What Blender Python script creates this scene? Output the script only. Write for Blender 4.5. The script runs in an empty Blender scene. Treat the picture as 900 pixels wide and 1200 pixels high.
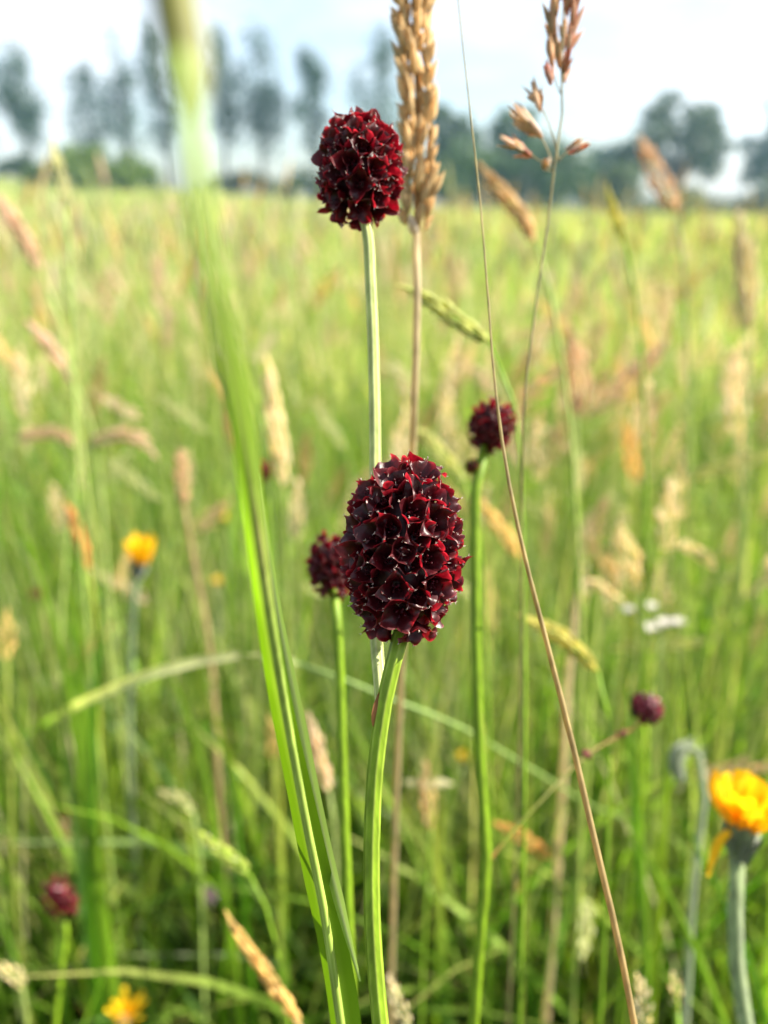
import bpy, math, random
import numpy as np
from mathutils import Vector, Matrix, Quaternion

random.seed(11)
rng = np.random.default_rng(11)
S = bpy.context.scene
R = math.radians
COL = S.collection

# ------------------------------------------------------------------ camera
CAM_H = 0.55
FPX = 970.0                       # focal length in pixels of the 900x1200 photograph
PITCH = math.atan((600 - 238) / FPX)
cam_data = bpy.data.cameras.new('camera')
cam = bpy.data.objects.new('camera', cam_data)
COL.objects.link(cam)
cam.location = (0, 0, CAM_H)
cam.rotation_euler = (math.pi / 2 - PITCH, 0, 0)
cam_data.sensor_width = 36
cam_data.lens = FPX * 36 / 1200
cam_data.clip_start = 0.002
cam_data.clip_end = 3000
cam_data.dof.use_dof = True
cam_data.dof.focus_distance = 0.0965
cam_data.dof.aperture_fstop = cam_data.lens / 2.0
S.camera = cam

# ------------------------------------------------------------------ sky and sun
SUN_EL, SUN_AZ = R(40), R(84)     # azimuth clockwise from the viewing direction (+Y)
world = bpy.data.worlds.new('World')
S.world = world
world.use_nodes = True
wn = world.node_tree.nodes; wl = world.node_tree.links
wn.clear()
sky = wn.new('ShaderNodeTexSky'); sky.sky_type = 'NISHITA'; sky.sun_disc = False
sky.sun_elevation = SUN_EL; sky.sun_rotation = SUN_AZ
sky.air_density = 1.0; sky.dust_density = 1.5; sky.ozone_density = 1.0
tc = wn.new('ShaderNodeTexCoord')
mp = wn.new('ShaderNodeMapping'); mp.inputs['Scale'].default_value = (1.0, 1.0, 2.6)
wl.new(tc.outputs['Generated'], mp.inputs['Vector'])
nz = wn.new('ShaderNodeTexNoise'); nz.inputs['Scale'].default_value = 2.2
nz.inputs['Detail'].default_value = 5; nz.inputs['Roughness'].default_value = 0.55
wl.new(mp.outputs['Vector'], nz.inputs['Vector'])
rp = wn.new('ShaderNodeValToRGB')
rp.color_ramp.elements[0].position = 0.44; rp.color_ramp.elements[0].color = (0.08, 0.08, 0.08, 1)
rp.color_ramp.elements[1].position = 0.66; rp.color_ramp.elements[1].color = (0.85, 0.85, 0.85, 1)
wl.new(nz.outputs['Fac'], rp.inputs['Fac'])
mx = wn.new('ShaderNodeMixRGB'); mx.inputs['Color2'].default_value = (6.6, 6.8, 7.1, 1)
wl.new(rp.outputs['Color'], mx.inputs['Fac']); wl.new(sky.outputs['Color'], mx.inputs['Color1'])
bg = wn.new('ShaderNodeBackground'); bg.inputs['Strength'].default_value = 0.072
wl.new(mx.outputs['Color'], bg.inputs['Color'])
wo = wn.new('ShaderNodeOutputWorld'); wl.new(bg.outputs['Background'], wo.inputs['Surface'])

sun_data = bpy.data.lights.new('sun', 'SUN')
sun_data.energy = 4.6; sun_data.angle = R(0.6); sun_data.color = (1.0, 0.93, 0.80)
sun = bpy.data.objects.new('sun', sun_data); COL.objects.link(sun)
to_sun = Vector((math.sin(SUN_AZ) * math.cos(SUN_EL), math.cos(SUN_AZ) * math.cos(SUN_EL), math.sin(SUN_EL)))
sun.rotation_euler = to_sun.to_track_quat('Z', 'Y').to_euler()
sun.location = (20, 5, 20)

S.view_settings.view_transform = 'Standard'
S.view_settings.look = 'None'
S.view_settings.gamma = 1
S.view_settings.exposure = 1.74
S.view_settings.use_curve_mapping = False
S.cycles.use_denoising = True
S.cycles.max_bounces = 8
S.cycles.diffuse_bounces = 4
S.cycles.glossy_bounces = 2
S.cycles.transmission_bounces = 4
S.cycles.volume_bounces = 1
S.cycles.sample_clamp_indirect = 6

# ------------------------------------------------------------------ helpers
FW = Vector((0, math.cos(PITCH), -math.sin(PITCH)))
UP = Vector((0, math.sin(PITCH), math.cos(PITCH)))
RT = Vector((1, 0, 0))
CP = Vector((0, 0, CAM_H))


def P(px, py, d):
    """Point seen at a pixel of the photograph, d metres deep."""
    return CP + FW * d + RT * ((px - 450) / FPX * d) + UP * ((600 - py) / FPX * d)


def sstep(a, b, x):
    t = np.clip((x - a) / (b - a), 0, 1)
    return t * t * (3 - 2 * t)


def ground_z(x, y):
    x = np.asarray(x, float); y = np.asarray(y, float)
    r = np.hypot(x, y)
    xs = 60 * np.tanh(x / 60)
    z = -0.078 * xs * sstep(3, 90, y)
    z = z + 0.02 * np.sin(x * 1.7 + 1.1) * np.cos(y * 1.3) * sstep(0.6, 3, r)
    z = z + 0.10 * np.sin(x * 0.21 + 0.4) * np.sin(y * 0.17 + 2) * sstep(4, 25, r)
    return z


def gz(x, y):
    return float(ground_z(x, y))


def spline(pts, n):
    """Smooth curve through rows of pts (chord-length tangents), n samples."""
    p = np.asarray(pts, float)
    if len(p) == 2:
        t = np.linspace(0, 1, n)[:, None]
        return p[0] * (1 - t) + p[1] * t
    h = np.linalg.norm(np.diff(p[:, :3], axis=0), axis=1) + 1e-9
    dl = np.diff(p, axis=0) / h[:, None]
    m = np.empty_like(p)
    m[1:-1] = (dl[:-1] * h[1:, None] + dl[1:] * h[:-1, None]) / (h[:-1] + h[1:])[:, None]
    m[0] = 1.5 * dl[0] - 0.5 * m[1]; m[-1] = 1.5 * dl[-1] - 0.5 * m[-2]
    cum = np.concatenate([[0], np.cumsum(h)])
    s = np.linspace(0, cum[-1], n)
    i = np.clip(np.searchsorted(cum, s, side='right') - 1, 0, len(p) - 2)
    t = ((s - cum[i]) / h[i])[:, None]; H = h[i][:, None]
    return ((2 * t ** 3 - 3 * t ** 2 + 1) * p[i] + (t ** 3 - 2 * t ** 2 + t) * H * m[i]
            + (3 * t ** 2 - 2 * t ** 3) * p[i + 1] + (t ** 3 - t ** 2) * H * m[i + 1])


class MB:
    def __init__(self):
        self.v = []; self.f = []; self.c = []; self.m = []; self.n = 0

    def add(self, verts, faces, cols, mat=0):
        verts = np.asarray(verts, float)
        cols = np.asarray(cols, float)
        if cols.ndim == 1:
            cols = np.tile(cols[:3], (len(verts), 1))
        self.v.append(verts); self.c.append(cols[:, :3])
        self.f += [tuple(i + self.n for i in f) for f in faces]
        self.m += [mat] * len(faces)
        self.n += len(verts)

    def mesh(self, name, mats, origin=(0, 0, 0)):
        me = bpy.data.meshes.new(name)
        v = np.vstack(self.v) - np.asarray(origin, float)
        me.from_pydata(v.tolist(), [], self.f)
        for m in mats:
            me.materials.append(m)
        me.polygons.foreach_set('material_index', np.array(self.m, np.int32))
        me.polygons.foreach_set('use_smooth', np.ones(len(self.f), bool))
        a = me.color_attributes.new('col', 'FLOAT_COLOR', 'POINT')
        c = np.hstack([np.vstack(self.c), np.ones((self.n, 1))]).astype(np.float32)
        a.data.foreach_set('color', c.ravel())
        me.update()
        return me

    def build(self, name, mats, parent=None, origin=None):
        if not isinstance(mats, (list, tuple)):
            mats = [mats]
        o0 = tuple(parent.location) if (parent is not None and origin is None) else (origin or (0, 0, 0))
        o = bpy.data.objects.new(name, self.mesh(name, mats, o0))
        COL.objects.link(o)
        if parent is not None:
            o.parent = parent
        return o


def fast_mesh(name, V, Q, C, mat):
    """Large quad mesh straight from arrays."""
    me = bpy.data.meshes.new(name)
    V = np.ascontiguousarray(V, np.float32); Q = np.ascontiguousarray(Q, np.int32)
    me.vertices.add(len(V)); me.vertices.foreach_set('co', V.ravel())
    k = Q.shape[1]
    me.loops.add(Q.size); me.loops.foreach_set('vertex_index', Q.ravel())
    me.polygons.add(len(Q))
    me.polygons.foreach_set('loop_start', np.arange(0, Q.size, k, dtype=np.int32))
    me.polygons.foreach_set('use_smooth', np.ones(len(Q), bool))
    a = me.color_attributes.new('col', 'FLOAT_COLOR', 'POINT')
    a.data.foreach_set('color', np.hstack([C[:, :3], np.ones((len(C), 1))]).astype(np.float32).ravel())
    me.materials.append(mat)
    me.update(calc_edges=True)
    return me


def link(name, me, parent=None):
    o = bpy.data.objects.new(name, me); COL.objects.link(o)
    if parent is not None:
        o.parent = parent
    return o


def tag(o, label=None, cat=None, group=None, kind=None):
    if label: o['label'] = label
    if cat: o['category'] = cat
    if group: o['group'] = group
    if kind: o['kind'] = kind
    return o


def thing(name, loc, label, cat, group=None):
    o = bpy.data.objects.new(name, None); COL.objects.link(o)
    o.empty_display_size = 0.01
    o.location = loc
    return tag(o, label, cat, group)


def frames(path):
    p = np.asarray(path, float)
    t = np.gradient(p, axis=0)
    t /= np.linalg.norm(t, axis=1)[:, None] + 1e-12
    ref = np.array([0, -1, 0.0]) if abs(t[0][1]) < 0.9 else np.array([1.0, 0, 0])
    u = ref - t[0] * ref.dot(t[0]); u /= np.linalg.norm(u)
    us = []
    for i in range(len(p)):
        u = u - t[i] * u.dot(t[i]); u = u / (np.linalg.norm(u) + 1e-12)
        us.append(u.copy())
    us = np.array(us)
    return t, us, np.cross(t, us)


def tube(mb, path, rad, col, sides=8, ridge=0.0, nr=6, ridge_col=None, mat=0, cap=True):
    p = np.asarray(path, float); n = len(p)
    rad = np.full(n, rad) if np.isscalar(rad) else np.asarray(rad, float)
    t, u, w = frames(p)
    th = np.linspace(0, 2 * math.pi, sides, endpoint=False)
    mod = np.cos(nr * th)
    rr = rad[:, None] * (1 + ridge * mod[None, :])
    V = p[:, None, :] + rr[..., None] * (np.cos(th)[None, :, None] * u[:, None, :] + np.sin(th)[None, :, None] * w[:, None, :])
    col = np.asarray(col, float)
    C = np.tile(col, (n, 1)) if col.ndim == 1 else col
    C = np.repeat(C[:, None, :], sides, axis=1)
    if ridge_col is not None:
        k = (np.clip(mod, 0, 1) ** 2)[None, :, None]
        C = C * (1 - k) + np.asarray(ridge_col, float)[None, None, :] * k
    F = []
    for i in range(n - 1):
        for j in range(sides):
            a = i * sides + j; b = i * sides + (j + 1) % sides
            F.append((a, b, b + sides, a + sides))
    if cap:
        F.append(tuple(range(sides - 1, -1, -1)))
        F.append(tuple((n - 1) * sides + j for j in range(sides)))
    mb.add(V.reshape(-1, 3), F, C.reshape(-1, 3), mat)


def ribbon(mb, path, wid, col, side=None, fold=0.25, mat=0, twist=0.0, rib_col=None):
    """Leaf blade with a V fold; wid per point (full width)."""
    p = np.asarray(path, float); n = len(p)
    wid = np.asarray(wid, float)
    t = np.gradient(p, axis=0); t /= np.linalg.norm(t, axis=1)[:, None] + 1e-12
    if side is None:
        side = np.array([1.0, 0, 0])
    side = np.asarray(side, float)
    s = side[None, :] - t * (t @ side)[:, None]; s /= np.linalg.norm(s, axis=1)[:, None] + 1e-12
    nrm = np.cross(s, t)
    if twist:
        a = np.linspace(0, twist, n)[:, None]
        s, nrm = s * np.cos(a) + nrm * np.sin(a), nrm * np.cos(a) - s * np.sin(a)
    us = np.array([-1, -0.5, 0, 0.5, 1.0])
    V = p[:, None, :] + s[:, None, :] * (us[None, :, None] * wid[:, None, None] / 2) + nrm[:, None, :] * (np.abs(us)[None, :, None] * wid[:, None, None] * fold * 0.5)
    col = np.asarray(col, float)
    C = np.tile(col, (n, 1)) if col.ndim == 1 else col
    C = np.repeat(C[:, None, :], 5, axis=1).copy()
    if rib_col is not None:
        C[:, 2, :] = rib_col
    F = [(i * 5 + j, i * 5 + j + 1, i * 5 + 6 + j, i * 5 + 5 + j) for i in range(n - 1) for j in range(4)]
    mb.add(V.reshape(-1, 3), F, C.reshape(-1, 3), mat)


def spindle_data(L, w, sides=6, rings=(0.0, 0.18, 0.45, 0.75, 1.0), prof=(0.25, 0.85, 1.0, 0.6, 0.04), bend=0.0):
    V = []; F = []
    for k, (z, r) in enumerate(zip(rings, prof)):
        for j in range(sides):
            a = 2 * math.pi * j / sides
            V.append((r * w / 2 * math.cos(a) + bend * z * z * L, r * w / 2 * 0.8 * math.sin(a), z * L))
    for k in range(len(rings) - 1):
        for j in range(sides):
            a = k * sides + j; b = k * sides + (j + 1) % sides
            F.append((a, b, b + sides, a + sides))
    return np.array(V), F


def basis(z, x=None):
    z = Vector(z).normalized()
    if x is None or abs(Vector(x).normalized().dot(z)) > 0.98:
        x = Vector((0.3, -0.9, 0.2)) if abs(z.dot(Vector((0.3, -0.9, 0.2)).normalized())) < 0.9 else Vector((1, 0, 0))
    x = Vector(x); x = (x - z * x.dot(z)).normalized()
    y = z.cross(x)
    return Matrix((x, y, z)).transposed()


# ------------------------------------------------------------------ materials
def new_mat(name):
    m = bpy.data.materials.new(name); m.use_nodes = True
    nt = m.node_tree; nt.nodes.clear()
    out = nt.nodes.new('ShaderNodeOutputMaterial')
    return m, nt, out


def plant_mat(name, trans=0.35, rough=0.5, spec=0.4, tint=(1.15, 1.15, 0.7), nscale=90.0, namp=0.35, stretch=(1, 1, 0.12),
              sheen=0.0, use_attr=True, colour=(0.1, 0.2, 0.05), bump=0.0, sat_noise=True):
    m, nt, out = new_mat(name)
    N = nt.nodes.new; L = nt.links.new
    if use_attr:
        a = N('ShaderNodeAttribute'); a.attribute_name = 'col'; base = a.outputs['Color']
    else:
        a = N('ShaderNodeRGB'); a.outputs[0].default_value = (*colour, 1); base = a.outputs[0]
    tcx = N('ShaderNodeTexCoord'); mpp = N('ShaderNodeMapping'); mpp.inputs['Scale'].default_value = stretch
    L(tcx.outputs['Object'], mpp.inputs['Vector'])
    n = N('ShaderNodeTexNoise'); n.inputs['Scale'].default_value = nscale; n.inputs['Detail'].default_value = 3
    L(mpp.outputs['Vector'], n.inputs['Vector'])
    mr = N('ShaderNodeMapRange'); mr.inputs['From Min'].default_value = 0.3; mr.inputs['From Max'].default_value = 0.7
    mr.inputs['To Min'].default_value = 1 - namp; mr.inputs['To Max'].default_value = 1 + namp
    L(n.outputs['Fac'], mr.inputs['Value'])
    mul = N('ShaderNodeVectorMath'); mul.operation = 'SCALE'
    L(base, mul.inputs[0]); L(mr.outputs['Result'], mul.inputs['Scale'])
    pr = N('ShaderNodeBsdfPrincipled')
    pr.inputs['Roughness'].default_value = rough
    pr.inputs['Specular IOR Level'].default_value = spec
    if sheen:
        pr.inputs['Sheen Weight'].default_value = sheen
    L(mul.outputs['Vector'], pr.inputs['Base Color'])
    if bump:
        b = N('ShaderNodeBump'); b.inputs['Strength'].default_value = bump; b.inputs['Distance'].default_value = 0.0002
        L(n.outputs['Fac'], b.inputs['Height']); L(b.outputs['Normal'], pr.inputs['Normal'])
    if trans > 0:
        tr = N('ShaderNodeBsdfTranslucent')
        tm = N('ShaderNodeVectorMath'); tm.operation = 'MULTIPLY'; tm.inputs[1].default_value = tint
        L(mul.outputs['Vector'], tm.inputs[0]); L(tm.outputs['Vector'], tr.inputs['Color'])
        mix = N('ShaderNodeMixShader'); mix.inputs['Fac'].default_value = trans
        L(pr.outputs['BSDF'], mix.inputs[1]); L(tr.outputs['BSDF'], mix.inputs[2])
        L(mix.outputs['Shader'], out.inputs['Surface'])
    else:
        L(pr.outputs['BSDF'], out.inputs['Surface'])
    return m


M_LEAF = plant_mat('grass_leaf', trans=0.48, rough=0.5, spec=0.28, tint=(1.3, 1.42, 0.55))
M_STEM = plant_mat('green_stem', trans=0.10, rough=0.5, spec=0.3, nscale=900, namp=0.3, stretch=(1, 1, 0.06), tint=(1.4, 1.35, 0.6))
M_STRAW = plant_mat('dry_straw', trans=0.5, rough=0.6, spec=0.3, nscale=700, namp=0.3, stretch=(1, 1, 0.3), tint=(1.15, 1.0, 0.75))
M_SEPAL = plant_mat('burnet_sepal', trans=0.38, rough=0.40, spec=0.45, nscale=1500, namp=0.45, stretch=(1, 1, 1), tint=(5.2, 0.9, 1.5), bump=0.3)
M_HAIR = plant_mat('pale_hair', trans=0.3, rough=0.4, spec=0.6, nscale=300, namp=0.1, tint=(1, 1, 1))
M_PETAL = plant_mat('yellow_petal', trans=0.45, rough=0.5, spec=0.25, nscale=500, namp=0.15, tint=(1.1, 1.0, 0.6))
M_FOLI = plant_mat('tree_foliage', trans=0.3, rough=0.55, spec=0.35, nscale=1.2, namp=0.35, stretch=(1, 1, 1), tint=(1.3, 1.3, 0.6))
M_BARK = plant_mat('bark', trans=0, rough=0.85, spec=0.2, nscale=6, namp=0.4, stretch=(1, 1, 0.2), bump=0.5)
M_WOOL = plant_mat('woolly_stem', trans=0.2, rough=0.8, spec=0.2, nscale=800, namp=0.35, sheen=0.5, tint=(1, 1.1, 0.8))
M_FIELD = plant_mat('ground_litter', trans=0, rough=0.95, spec=0.1, nscale=14, namp=0.6, stretch=(1, 1, 1), use_attr=True)

# colours (linear)
GREEN = (0.100, 0.235, 0.010); YGREEN = (0.180, 0.310, 0.018); DGREEN = (0.045, 0.130, 0.012); BGREEN = (0.085, 0.20, 0.045)
STRAW = (0.60, 0.47, 0.20); PALE = (0.66, 0.58, 0.36); TAN = (0.54, 0.42, 0.21); PINK = (0.60, 0.46, 0.35)
ORANGE = (0.50, 0.25, 0.07); DBROWN = (0.14, 0.07, 0.02); SPGREEN = (0.36, 0.43, 0.20); LIME = (0.25, 0.38, 0.05)
MAROON = np.array((0.036, 0.0020, 0.0050))


# ------------------------------------------------------------------ ground
def build_ground():
    def axis(neg, pos):
        a = np.concatenate([[0], np.geomspace(0.15, pos, 70)])
        b = -np.geomspace(0.15, neg, 70)[::-1]
        return np.concatenate([b, a])
    xs, ys = axis(900, 900), axis(60, 1500)
    X, Y = np.meshgrid(xs, ys)
    Z = ground_z(X, Y)
    V = np.stack([X, Y, Z], -1).reshape(-1, 3)
    nx = len(xs)
    i = np.arange(len(ys) - 1)[:, None] * nx + np.arange(nx - 1)[None, :]
    Q = np.stack([i, i + 1, i + 1 + nx, i + nx], -1).reshape(-1, 4)
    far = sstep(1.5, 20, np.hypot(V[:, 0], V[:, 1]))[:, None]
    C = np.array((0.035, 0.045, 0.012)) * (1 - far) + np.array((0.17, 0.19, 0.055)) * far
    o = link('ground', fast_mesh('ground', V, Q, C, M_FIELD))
    tag(o, kind='structure')


build_ground()


# ------------------------------------------------------------------ grass sward (uncountable)
def fan(n, r0, r1, half, power=0.5):
    """Random ground points in a wedge ahead of the camera."""
    u = rng.random(n)
    r = np.sqrt(r0 ** 2 + u * (r1 ** 2 - r0 ** 2)) if power == 0.5 else r0 * (r1 / r0) ** u
    a = (rng.random(n) * 2 - 1) * half
    return r * np.sin(a), r * np.cos(a)


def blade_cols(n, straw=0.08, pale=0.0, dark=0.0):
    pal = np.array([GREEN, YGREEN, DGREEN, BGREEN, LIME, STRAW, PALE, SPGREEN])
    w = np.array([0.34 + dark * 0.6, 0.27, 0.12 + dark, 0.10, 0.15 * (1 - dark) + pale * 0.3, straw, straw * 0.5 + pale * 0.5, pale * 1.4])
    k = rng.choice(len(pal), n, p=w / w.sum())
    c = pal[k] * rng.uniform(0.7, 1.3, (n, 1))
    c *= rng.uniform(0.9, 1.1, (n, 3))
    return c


def blades(x, y, h, w, az, lean, curl, twist, cols, K=6, wide=3, fold=0.3, clear=None):
    n = len(x)
    t = np.linspace(0, 1, K + 1)[None, :]
    ln = lean[:, None]; cu = curl[:, None]; H = h[:, None]
    s = H * (ln * t + cu * t ** 2.3)
    z = H * (t - 0.55 * cu * t ** 3.2)
    g = ground_z(x, y)
    ca, sa = np.cos(az)[:, None], np.sin(az)[:, None]
    cx = x[:, None] + s * ca; cy = y[:, None] + s * sa; cz = g[:, None] + z - 0.01
    a2 = az[:, None] + math.pi / 2 + twist[:, None] * t
    wd = w[:, None] * (0.65 + 0.35 * np.minimum(1, t * 4)) * (1 - t ** 2.2) * 0.5 + 1e-5
    sx, sy = np.cos(a2), np.sin(a2)
    us = np.linspace(-1, 1, wide)
    V = np.empty((n, K + 1, wide, 3))
    for j, u in enumerate(us):
        f = abs(u) * fold * wd
        V[:, :, j, 0] = cx + sx * wd * u + sy * f
        V[:, :, j, 1] = cy + sy * wd * u - sx * f
        V[:, :, j, 2] = cz
    base = (np.arange(n) * (K + 1) * wide)[:, None, None]
    i = base + (np.arange(K) * wide)[None, :, None] + np.arange(wide - 1)[None, None, :]
    Q = np.stack([i, i + 1, i + 1 + wide, i + wide], -1).reshape(-1, 4)
    tip = (t ** 4)[..., None] * rng.random((n, 1, 1)) * 0.6
    C = cols[:, None, :] * (1 - tip) + np.array(STRAW)[None, None, :] * tip
    C = np.repeat(C[:, :, None, :], wide, axis=2)
    return V.reshape(-1, 3), Q, C.reshape(-1, 3)


def depth_px(x, y, z):
    d = np.stack([x, y, z - CAM_H], -1)
    dep = d @ np.array(FW)
    return dep, 450 + FPX * d[:, 0] / dep, 600 - FPX * (d @ np.array(UP)) / dep


def sward():
    parts = []
    # close sward in front of the camera
    n = 16500
    x, y = fan(n, 0.29, 1.6, R(44), power=1)
    k = y > 0.27
    x, y = x[k], y[k]; n = len(x)
    r = np.hypot(x, y)
    h = rng.uniform(0.16, 0.40, n) * (0.86 + 0.14 * sstep(0.3, 0.8, r)); w = rng.uniform(0.0022, 0.0052, n)
    # patchiness
    pn = 0.5 + 0.5 * np.sin(x * 9 + 1.3 * np.sin(y * 7)) * np.cos(y * 11 + x * 5)
    h *= 0.70 + 0.44 * pn
    keep = (0.5 + 0.5 * np.sin(x * 23 + 2 * np.cos(y * 17)) * np.sin(y * 27 + 1.7) + 0.35 * rng.random(n)) > 0.30
    x, y, h, w = x[keep], y[keep], h[keep], w[keep]; n = len(x)
    az = rng.uniform(0, 2 * math.pi, n); lean = np.abs(rng.normal(0.12, 0.16, n)); curl = np.abs(rng.normal(0.14, 0.26, n)).clip(0, 0.9)
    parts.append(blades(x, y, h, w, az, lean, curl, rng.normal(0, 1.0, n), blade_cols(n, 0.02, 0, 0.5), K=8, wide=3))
    # broader leaves
    n = 1500
    x, y = fan(n, 0.30, 1.2, R(42), power=1)
    parts.append(blades(x, y, rng.uniform(0.22, 0.42, n), rng.uniform(0.005, 0.009, n), rng.uniform(0, 6.28, n), np.abs(rng.normal(0.16, 0.2, n)),
                        np.abs(rng.normal(0.2, 0.25, n)).clip(0, 0.8), rng.normal(0, 1, n), blade_cols(n, 0.01, 0, 0.3), K=8, wide=3))
    # low filling tussock, all round the camera too
    n = 9000
    x = rng.uniform(-1.3, 1.3, n); y = rng.uniform(-0.8, 1.6, n)
    h = rng.uniform(0.06, 0.17, n)
    parts.append(blades(x, y, h, rng.uniform(0.002, 0.005, n), rng.uniform(0, 6.28, n), np.abs(rng.normal(0.3, 0.25, n)),
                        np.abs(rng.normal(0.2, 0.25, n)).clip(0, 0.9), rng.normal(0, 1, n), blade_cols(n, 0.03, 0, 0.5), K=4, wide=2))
    # thin erect culms
    n = 2600
    x, y = fan(n, 0.33, 2.2, R(42), power=1)
    h = rng.uniform(0.30, 0.47, n)
    c = np.array([YGREEN, SPGREEN, GREEN, SPGREEN, PALE])[rng.integers(0, 5, n)] * rng.uniform(0.7, 1.1, (n, 1))
    parts.append(blades(x, y, h, rng.uniform(0.0012, 0.002, n), rng.uniform(0, 6.28, n), np.abs(rng.normal(0.08, 0.08, n)),
                        np.abs(rng.normal(0.05, 0.08, n)), rng.normal(0, 0.5, n), c, K=5, wide=3))
    # middle distance
    n = 26000
    x, y = fan(n, 1.4, 8, R(45), power=1)
    h = rng.uniform(0.24, 0.44, n)
    parts.append(blades(x, y, h, rng.uniform(0.004, 0.008, n) * (0.7 + 0.25 * np.hypot(x, y)), rng.uniform(0, 6.28, n), np.abs(rng.normal(0.15, 0.12, n)),
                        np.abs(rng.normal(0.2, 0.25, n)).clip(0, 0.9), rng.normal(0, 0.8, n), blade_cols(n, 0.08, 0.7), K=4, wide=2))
    # far
    n = 70000
    x, y = fan(n, 7, 130, R(42), power=1)
    r = np.hypot(x, y)
    h = rng.uniform(0.30, 0.50, n)
    parts.append(blades(x, y, h, rng.uniform(0.7, 1.4, n) * np.minimum(0.012 + 0.0022 * r, 0.16), rng.uniform(0, 6.28, n), np.abs(rng.normal(0.1, 0.1, n)),
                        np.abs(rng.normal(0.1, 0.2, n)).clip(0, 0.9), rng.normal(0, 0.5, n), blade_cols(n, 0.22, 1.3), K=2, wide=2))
    V, Q, C, off = [], [], [], 0
    for v, q, c in parts:
        V.append(v); Q.append(q + off); C.append(c); off += len(v)
    o = link('meadow_grass', fast_mesh('meadow_grass', np.vstack(V), np.vstack(Q), np.vstack(C), M_LEAF))
    tag(o, 'dense green meadow grass leaves covering the whole field', 'grass', kind='stuff')


sward()


# ------------------------------------------------------------------ seed-headed grasses
def spike_spikelets(path, width, n, length, wid, ang=0.35, taper=True, jitter=0.3):
    """Transforms (origin, 3x3 basis, scale) of spikelets round an axis path (base to tip)."""
    p = np.asarray(path, float)
    t, u, w = frames(p)
    m = len(p) - 1
    out = []
    for i in range(n):
        s = (i + 0.5) / n
        f = s * m; k = min(int(f), m - 1); fr = f - k
        c = p[k] * (1 - fr) + p[k + 1] * fr
        a = i * 2.39996 + random.uniform(-0.4, 0.4)
        rd = math.cos(a) * u[k] + math.sin(a) * w[k]
        env = (math.sin(math.pi * min(1, 0.12 + 0.95 * s)) ** 0.5) if taper else 1
        env = max(env, 0.25)
        d = t[k] + rd * (ang * random.uniform(0.7, 1.3))
        sc = random.uniform(1 - jitter, 1 + jitter * 0.6) * (0.65 + 0.35 * env)
        off = max(0.0, width * 0.5 * env - length * ang * 0.6)
        out.append((c + rd * off, basis(d, rd), sc))
    return out


def add_spike(mb, path, width, n, length, wid, col, ang=0.35, var=0.18, sides=5, mat=0):
    V0, F0 = spindle_data(length, wid, sides, rings=(0, 0.25, 0.65, 1), prof=(0.3, 1, 0.75, 0.05))
    for o, B, sc in spike_spikelets(path, width, n, length, wid, ang):
        Bn = np.array(B)
        c = np.array(col) * random.uniform(1 - var, 1 + var)
        mb.add((V0 * sc) @ Bn.T + o, F0, c, mat)


def to_ground(pts, lean=0.15):
    """Continue a stem from its last point down into the soil."""
    a, b = np.array(pts[-2]), np.array(pts[-1])
    d = b - a; d /= np.linalg.norm(d) + 1e-9
    hgt = b[2] - gz(b[0], b[1])
    if hgt < 0.01:
        return list(pts)
    hd = np.array([d[0], d[1], 0]) * 0.6
    nh = np.linalg.norm(hd)
    if nh > 0.5:
        hd *= 0.5 / nh
    mid = b + np.array([hd[0] * hgt * 0.35, hd[1] * hgt * 0.35, -hgt * 0.45])
    end = b + np.array([hd[0] * hgt * 0.5, hd[1] * hgt * 0.5, 0]); end[2] = gz(end[0], end[1]) - 0.008
    return list(pts) + [mid, end]


def pix_path(rows, d):
    out = []
    for r in rows:
        dd = r[2] if len(r) > 2 else d
        out.append(np.array(P(r[0], r[1], dd)))
    return out


def stalk(name, label, head, stem, d, wpx, col, stem_px=5, stem_col=None, n=34, ang=0.3, group=None, spk=None, cat='grass stalk',
          mat=None, anthers=False, leaf=None):
    """Grass stalk: head path (tip to base) and stem path as photo pixels at depth d."""
    if col[0] > 0.3:
        col = tuple(min(0.82, 1.28 * q) for q in col)
    hp = pix_path(head, d); sp = pix_path(stem, d)
    full = to_ground([hp[-1]] + sp)
    root = full[-1]
    base = (root[0], root[1], gz(root[0], root[1]))
    t = thing(name, base, label, cat, group)
    mm = d / FPX
    mb = MB()
    sc = stem_col if stem_col is not None else tuple(0.22 * a + 0.78 * b for a, b in zip(col, YGREEN))
    path = spline(full, 40)
    tube(mb, path, np.linspace(stem_px * 0.42, stem_px * 0.55, 40) * mm, sc, sides=7, ridge=0.06, nr=3)
    hpath = spline(hp[::-1], 16)
    tube(mb, hpath, np.linspace(stem_px * 0.42, stem_px * 0.15, 16) * mm, sc, sides=5)
    mb.build('stem', M_STRAW if sc[0] > 0.3 else M_STEM, t)
    L = np.linalg.norm(np.diff(hpath, axis=0), axis=1).sum()
    sl = spk if spk else max(min(L * 0.2, wpx * mm * 1.5), wpx * mm * 0.7)
    mb = MB()
    add_spike(mb, hpath, wpx * mm, n, sl, max(sl * 0.34, wpx * mm * 0.28), col, ang)
    if anthers:
        for k in range(10):
            q = hpath[random.randint(3, 13)] + np.array([random.uniform(-1, 1), -0.6, random.uniform(-1, 1)]) * wpx * mm * 0.5
            V0, F0 = spindle_data(wpx * mm * 0.35, wpx * mm * 0.2, 5)
            mb.add(V0 + q, F0, (0.8, 0.8, 0.62))
    mb.build('seed_head', mat or M_STRAW, t)
    if leaf:
        mb = MB()
        lp = spline(pix_path(leaf[0], d), 18)
        w = leaf[1] * mm * np.sin(np.linspace(0.25, math.pi * 0.995, 18)) ** 0.7
        ribbon(mb, lp, w, leaf[2] if len(leaf) > 2 else YGREEN, fold=0.3, twist=0.5)
        mb.build('leaf', M_LEAF, t)
    return t


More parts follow.
